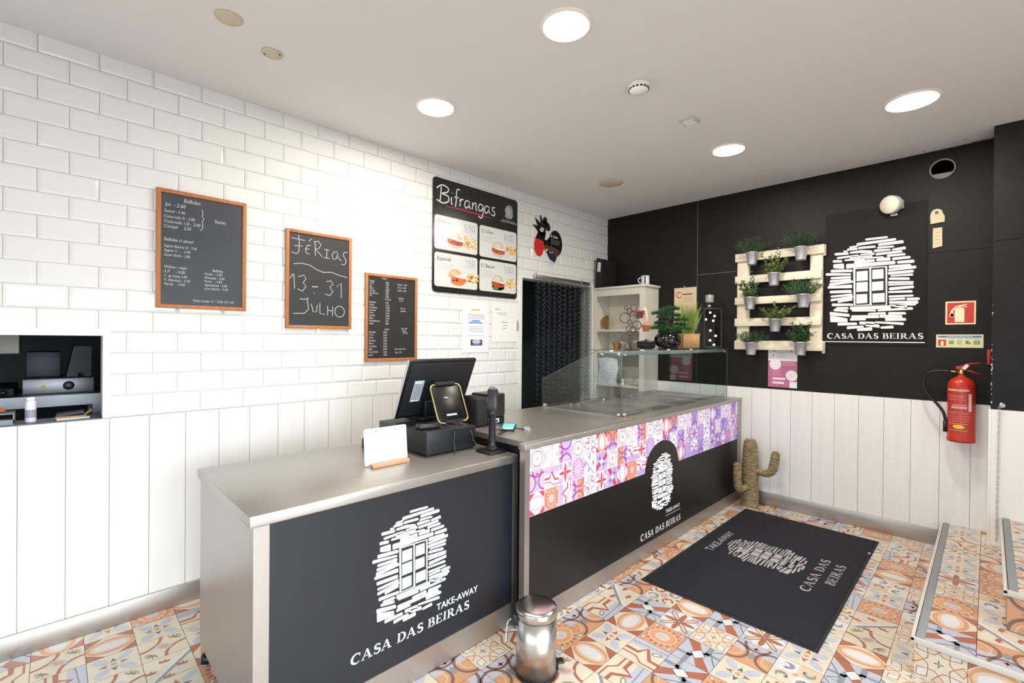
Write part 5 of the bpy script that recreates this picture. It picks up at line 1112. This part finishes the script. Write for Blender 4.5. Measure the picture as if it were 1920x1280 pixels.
P = Paint(FE); P.rect(2.637,1.394,2.842,1.405,'5070A0'); P.line([(2.68,1.3995),(2.80,1.3995)],.004,'B8C4D8',1); P.rect(2.637,1.338,2.676,1.380,'C8382E'); P.poly([(2.650,1.341),(2.664,1.341),(2.664,1.366),(2.657,1.374),(2.650,1.366)],e_,1)
for k, u_ in enumerate((2.690,2.730,2.770,2.808)):
    P.line([(u_-.002,1.387),(u_+.026,1.387)],.003,'8FA0B0')
    if k == 0: [P.rect(u_+.008*i,1.350,u_+.006+.008*i,1.374-.003*(i % 2),'4E8A46') for i in range(3)]
    elif k == 1: P.arc(u_+.013,1.362,.010,.5,5.6,.004,'4E8A46')
    elif k == 2: P.rect(u_,1.352,u_+.012,1.374,'4E8A46'); P.poly([(u_+.013,1.352),(u_+.025,1.352),(u_+.014,1.372)],'4E8A46')
    else: P.rect(u_,1.350,u_+.026,1.374,'3F8A3C'); P.arc(u_+.013,1.362,.006,0,6.28,.003,e_,1)
P.obj('print', M_print, t, False)
tag(MB().box(-.022,-.0066,-2.884,-2.868,1.222,1.318,.002).obj('alarm_box', mat('alarm_red','A82A24',.45)), 'narrow dark red box at the edge of the dark wall', 'alarm box')
# extinguisher
c_ = Vector((-.095,-2.755,.728)); t = empty('fire_extinguisher', c_, 'red fire extinguisher with black hose hung on the dado', 'fire extinguisher')
M_red = mat('extinguisher_red','B5301F',.32,noise=.08,nscale=12)
cy = MB().lathe(c_,[(.050,.002),(.066,0),(.0685,.010),(.0685,.022),(.0665,.026),(.0665,.350),(.0635,.375),(.052,.396),(.032,.410),(.020,.416),(.018,.425)],44).obj('cylinder', M_red, t)
FB = lambda ang, z: c_+Vector((-.0669*math.cos(ang), -.0669*math.sin(ang)*-1, z))
def wrap(mb, a0, a1, z0, z1, col, r=.0668, n=8):
    vs_ = []; 
    for k in range(n+1):
        a = a0+(a1-a0)*k/n
        for z in (z0, z1): vs_.append(c_+Vector((-r*math.cos(a), -r*math.sin(a), z)))
    mb.add(vs_, [(2*k,2*k+2,2*k+3,2*k+1) for k in range(n)], True, hx(col))
lbm = MB()
wrap(lbm,-1.25,.85,.06,.345,'A93C30')
for k, (a0, a1, z, h_, col) in enumerate([(-1.15,.6,.325,.012,'D8A49C'),(-1.1,.2,.295,.003,'CF8C80'),(-1.1,.2,.285,.003,'CF8C80'),(-1.1,.3,.270,.003,'CF8C80'),(-.7,.45,.215,.014,'D6A098'),(-.65,.4,.235,.005,'D6A098'),(-1.1,.65,.19,.003,'C98478'),(-1.1,.65,.18,.003,'C98478'),(-1.1,.65,.165,.003,'C98478'),(-1.1,.65,.15,.003,'C98478'),(-1.1,.65,.135,.003,'C98478'),(-.9,.5,.118,.003,'D8A49C'),(-.9,.5,.075,.003,'D8A49C'),(.55,.80,.20,.11,'E4C8C0')]):
    wrap(lbm,a0,a1,z,z+h_,col,.0671+.0001*(k % 2))
for k in range(8): z = .088+.012*math.cos(PI*(k+.5)/8)*1; w2 = .42*math.sin(PI*(k+.5)/8); wrap(lbm,-.15-w2,-.15+w2,.1-.013*math.cos(PI*k/8),.1-.013*math.cos(PI*(k+1)/8),'E8C02C',.0674,6)
lbm.obj('label', M_gloss, t, False)
MB().lathe(c_+Vector((0,0,.424)),[(.017,0),(.017,.018),(.013,.022),(.013,.036),(.001,.038)],20).cyl(c_+Vector((0,.012,.445)),c_+Vector((-.005,.055,.446)),.007,12).obj('valve', mat('brass','B09A5A',.3,.9), t)
MB().obox(c_+Vector((0,.006,.470)),(0,1,0),(1,0,0),(0,0,1),.022,.010,.012,.003).tube([c_+Vector(p) for p in ((0,.012,.478),(0,-.03,.496),(0,-.085,.505))],.006,8).tube([c_+Vector(p) for p in ((0,.0,.462),(0,-.04,.452),(0,-.088,.432))],.006,8).obj('handle', mat('handle_red','9E2620',.4), t)
MB().obox(c_+Vector((-.013,-.018,.478)),(0,.8,.6),(1,0,0),(0,-.6,.8),.009,.001,.017).obj('tag', mat('tag_white','E6DDDA',.6), t)
def crom(pts, n=6):
    out = []; pts = [Vector(p) for p in pts]
    for i in range(len(pts)-1):
        p0, p1, p2, p3 = pts[max(i-1,0)], pts[i], pts[i+1], pts[min(i+2,len(pts)-1)]
        for k in range(n): s_ = k/n; out.append(.5*((2*p1)+(p2-p0)*s_+(2*p0-5*p1+4*p2-p3)*s_*s_+(3*p1-p0-3*p2+p3)*s_**3))
    return out+[pts[-1]]
MB().tube(crom([c_+Vector(p) for p in ((-.005,.052,.446),(.0,.11,.447),(.01,.165,.425),(.012,.185,.365),(.0,.165,.30),(-.01,.125,.245),(-.02,.085,.185),(-.015,.072,.12),(-.01,.072,.075))]),.0085,10).obj('hose', M_black, t)
MB().cyl(c_+Vector((-.015,.073,.125)),c_+Vector((-.01,.072,.055)),.0115,14,.0135).obj('nozzle', M_black, t)
MB().box(-.0275,-.0115,-2.785,-2.725,.80,1.12).obj('wall_bracket', mat('bracket_red','8E241C',.5), t)
# pink poster
t = tag(MB().box(-.0085,-.0064,-1.806,-1.594,.984,1.288).obj('wall_poster', mat('poster_white','E6E2E2',.6)), 'pink and white poster pinned under the pallet', 'poster')
P = Paint(FE); p_ = 'B8688C'
P.rect(1.594,.984,1.806,1.200,p_,0); P.ell(1.648,1.172,.043,.046,'E6E0E4',1,24); P.ell(1.767,1.083,.042,.043,'E8E4E4',1,24); P.rect(1.753,.984,1.806,1.034,'E6E2E2',1)
P.rect(1.628,1.047,1.722,1.063,'EAD8E0',2); P.rect(1.628,1.013,1.712,1.030,'EAD8E0',2)
for k in range(2): P.line([(1.70,1.187-k*.016),(1.79,1.187-k*.016)],.005,'E0A8C4',2)
for k in range(5): P.line([(1.625,1.122-k*.010),(1.69-.006*(k % 2),1.122-k*.010)],.003,'D898B8',2)
for k in range(3): P.line([(1.66,1.262-k*.014),(1.72,1.262-k*.014)],.004,'B4B0B8',2)
for y, z in ((1.640,1.280),(1.765,1.279),(1.632,1.247),(1.690,.995)): P.ell(y,z,.005,.005,'4A3038',3,10)
P.obj('print', M_print, t, False)

# ------------------------------------------------------------------ chain with its wall plate at the steps
t = empty('barrier_chain', (-.262,-2.925,1.0), 'thin metal chain hanging from a round plate beside the steps', 'chain')
MB().lathe((-.2568,-2.934,.994),[(.017,0),(.017,-.004),(.010,-.010),(.001,-.011)],20,(1,0,0)).lathe((-.267,-2.928,.994),[(.006,0),(.006,-.012),(.001,-.014)],12,(1,0,0)).obj('wall_plate', M_chrome, t)
mb = MB(); z = .985
k = 0
while z > .19:
    ca_, sa_ = (1,0) if k % 2 else (0,1); mb.tube([(-.266+ca_*.004*math.cos(a),-2.921+sa_*.004*math.cos(a)+.006*(.985-z),z-.009+.011*math.sin(a)) for a in [2*PI*i/10 for i in range(10)]],.0014,5,True); z -= .0185; k += 1
o = mb.obj('chain_links', M_alu, t); o['kind'] = 'stuff'

# ------------------------------------------------------------------ floor: mat, bin, cactus
t = empty('door_mat', (-1.05,-1.94,.0012), 'large dark navy floor mat with the shop emblem', 'mat')
M_mat = mat('navy_mat','15161F',.95,noise=.22,nscale=60,bump=.5,bscale=400)
MB().box(-1.852,-.256,-2.350,-1.525,.0012,.0075,.002).obj('pile', M_mat, t)
mb = MB()
for q in ((-1.868,-1.853,-2.366,-1.509),(-.255,-.240,-2.366,-1.509),(-1.853,-.255,-2.366,-2.351),(-1.853,-.255,-1.524,-1.509)): mb.box(q[0],q[1],q[2],q[3],.0012,.0045)
mb.obj('rubber_edge', mat('mat_edge','1A1A1E',.8), t)
FMt = Frame((0,0,.0077),(1,0,0),(0,1,0)); ml = 'A9A4A8'
P = Paint(FMt); emblem(P, -1.222, -2.118, .390, .455, ml, '15161F'); P.obj('emblem', M_chalk, t, False)
P = Paint(FMt); serif_text(P, 'CASA DAS', -1.335, -.825, -2.208, .048, ml); serif_text(P, 'BEIRAS', -1.165, -.845, -2.290, .048, ml); P.obj('shop_name', M_chalk, t, False)
P = Paint(FMt); P.text('TAKE-AWAY', -1.222, -1.640, .070, ml, bold=.006); P.obj('take_away_lettering', M_chalk, t, False)
tag(MB().obox((-.52,-2.352,.009),(1,0,0),(0,1,0),(0,0,1),.018,.006,.0012).obj('mat_tag', mat('teal_tag','7F9AA0',.6)), 'tiny pale tag on the far edge of the mat', 'tag')
bpy.data.objects['mat_tag'].parent = t; bpy.data.objects['mat_tag'].location -= LOC[t.name]; del bpy.data.objects['mat_tag']['label']; del bpy.data.objects['mat_tag']['category']
bx, by = -2.836, -1.592
t = empty('pedal_bin', (bx,by,.001), 'small polished steel pedal bin in front of the counters', 'bin')
MB().lathe((bx,by,.001),[(.084,0),(.086,.004),(.086,.010),(.083,.012)],44).obj('base_ring', M_black, t)
MB().lathe((bx,by,.0135),[(.0825,0),(.0825,.222)],56).obj('body', mat('polished_steel','C4C0BB',.30,1,noise=.1,nscale=5,stretch=(1,1,.2)), t)
MB().lathe((bx,by,.238),[(.0828,0),(.0850,.002),(.0850,.030),(.082,.034),(.060,.037),(.001,.039)],56).obj('lid', mat('polished_lid','C4C0BB',.2,1), t)
vd = Vector((-.70,.714,0)); pdv = Vector((.62,-.78,0)).normalized(); pc = Vector((bx,by,.001))
MB().obox(pc+Vector((.86,-.5,0))*.098+Vector((0,0,.028)),(.86,-.5,0),(.5,.86,0),(0,0,1),.022,.016,.004,.002).obox(pc+Vector((.86,-.5,0))*.087+Vector((0,0,.022)),(.86,-.5,0),(.5,.86,0),(0,0,1),.003,.022,.016).obj('pedal', M_black, t)
MB().tube(crom([pc+Vector((-.78,.62,0))*.086+Vector((.62,.78,0))*-.04+Vector((0,0,.20)),pc+Vector((-.78,.62,0))*.115+Vector((.62,.78,0))*-.03+Vector((0,0,.19)),pc+Vector((-.78,.62,0))*.125+Vector((0,0,.12)),pc+Vector((-.78,.62,0))*.115+Vector((.62,.78,0))*.03+Vector((0,0,.19)),pc+Vector((-.78,.62,0))*.086+Vector((.62,.78,0))*.04+Vector((0,0,.20))],8),.0022,8).obj('carry_handle', M_chrome, t)
MB().obox(pc+Vector((-.78,.62,0))*.090+Vector((0,0,.225)),(-.78,.62,0),(.62,.78,0),(0,0,1),.010,.02,.02,.004).obj('hinge', M_black, t)
# woven cactus
cx, cy_ = -.125, -1.50
t = empty('wicker_cactus', (cx,cy_,.001), 'woven straw cactus ornament with two arms by the dado', 'cactus')
def rope(name, c1, c2):
    m = mat(name, c1, .8); nt = m.node_tree; n = nt.nodes.new('ShaderNodeTexNoise'); n.inputs['Scale'].default_value = 30; mp = nt.nodes.new('ShaderNodeMapping'); mp.inputs['Scale'].default_value = (1,1,3)
    tc = nt.nodes.new('ShaderNodeTexCoord'); nt.links.new(tc.outputs['Object'], mp.inputs[0]); nt.links.new(mp.outputs[0], n.inputs['Vector']); rp = nt.nodes.new('ShaderNodeValToRGB')
    rp.color_ramp.elements[0].position = .35; rp.color_ramp.elements[1].position = .65; rp.color_ramp.elements[0].color = (*hx(c2),1); rp.color_ramp.elements[1].color = (*hx(c1),1); nt.links.new(n.outputs[0], rp.inputs[0]); nt.links.new(rp.outputs[0], nt.nodes['Principled BSDF'].inputs['Base Color']); return m
M_rope = rope('woven_straw','A89874','806E4C')
def coil(path, rads, pitch, rr, mb):
    """a rope wound round a path"""
    P_ = crom(path, 8); R_ = []
    for i in range(len(P_)): s_ = i/(len(P_)-1)*(len(rads)-1); a = min(int(s_), len(rads)-2); R_.append(rads[a]+(rads[a+1]-rads[a])*(s_-a))
    mb.tube(P_, [r-rr*.5 for r in R_], 16)
    cum = [0]; 
    for i in range(1, len(P_)): cum.append(cum[-1]+(P_[i]-P_[i-1]).length)
    n = int(cum[-1]/pitch); e_prev = None
    for k in range(n+1):
        s_ = min(cum[-1]-1e-6, k*pitch); i = max(j for j in range(len(cum)) if cum[j] <= s_); i = min(i, len(P_)-2); f_ = (s_-cum[i])/(cum[i+1]-cum[i]); p = P_[i].lerp(P_[i+1], f_); d_ = (P_[i+1]-P_[i]).normalized(); r = R_[i]+(R_[i+1]-R_[i])*f_
        e = d_.orthogonal().normalized() if e_prev is None else (e_prev-d_*e_prev.dot(d_)).normalized(); e_prev = e; g = d_.cross(e)
        mb.tube([p+(e*math.cos(a)+g*math.sin(a))*(r+rb.uniform(-.0012,.0012))+d_*rb.uniform(-.001,.001) for a in [2*PI*q/22 for q in range(22)]], rr*rb.uniform(.85,1.1), 6, True)
    return mb
tr = MB(); coil([(cx,cy_,.004),(cx,cy_,.15),(cx,cy_,.35),(cx,cy_,.49),(cx,cy_,.535),(cx,cy_,.552)],[.063,.060,.056,.048,.036,.014],.0125,.0072,tr); tr.obj('trunk', M_rope, t)
la = MB(); coil([(cx-.05,cy_+.01,.165),(cx-.10,cy_+.02,.158),(cx-.150,cy_+.030,.165),(cx-.172,cy_+.035,.205),(cx-.178,cy_+.036,.28),(cx-.182,cy_+.036,.36),(cx-.182,cy_+.036,.375)],[.018,.020,.024,.026,.026,.024,.012],.010,.006,la); la.obj('arm', M_rope, t)
ra = MB(); coil([(cx-.005,cy_-.05,.292),(cx-.01,cy_-.095,.288),(cx-.012,cy_-.145,.298),(cx-.014,cy_-.175,.335),(cx-.014,cy_-.188,.40),(cx-.014,cy_-.196,.46),(cx-.014,cy_-.198,.478)],[.018,.021,.026,.029,.029,.026,.013],.010,.006,ra); ra.obj('arm', M_rope, t)
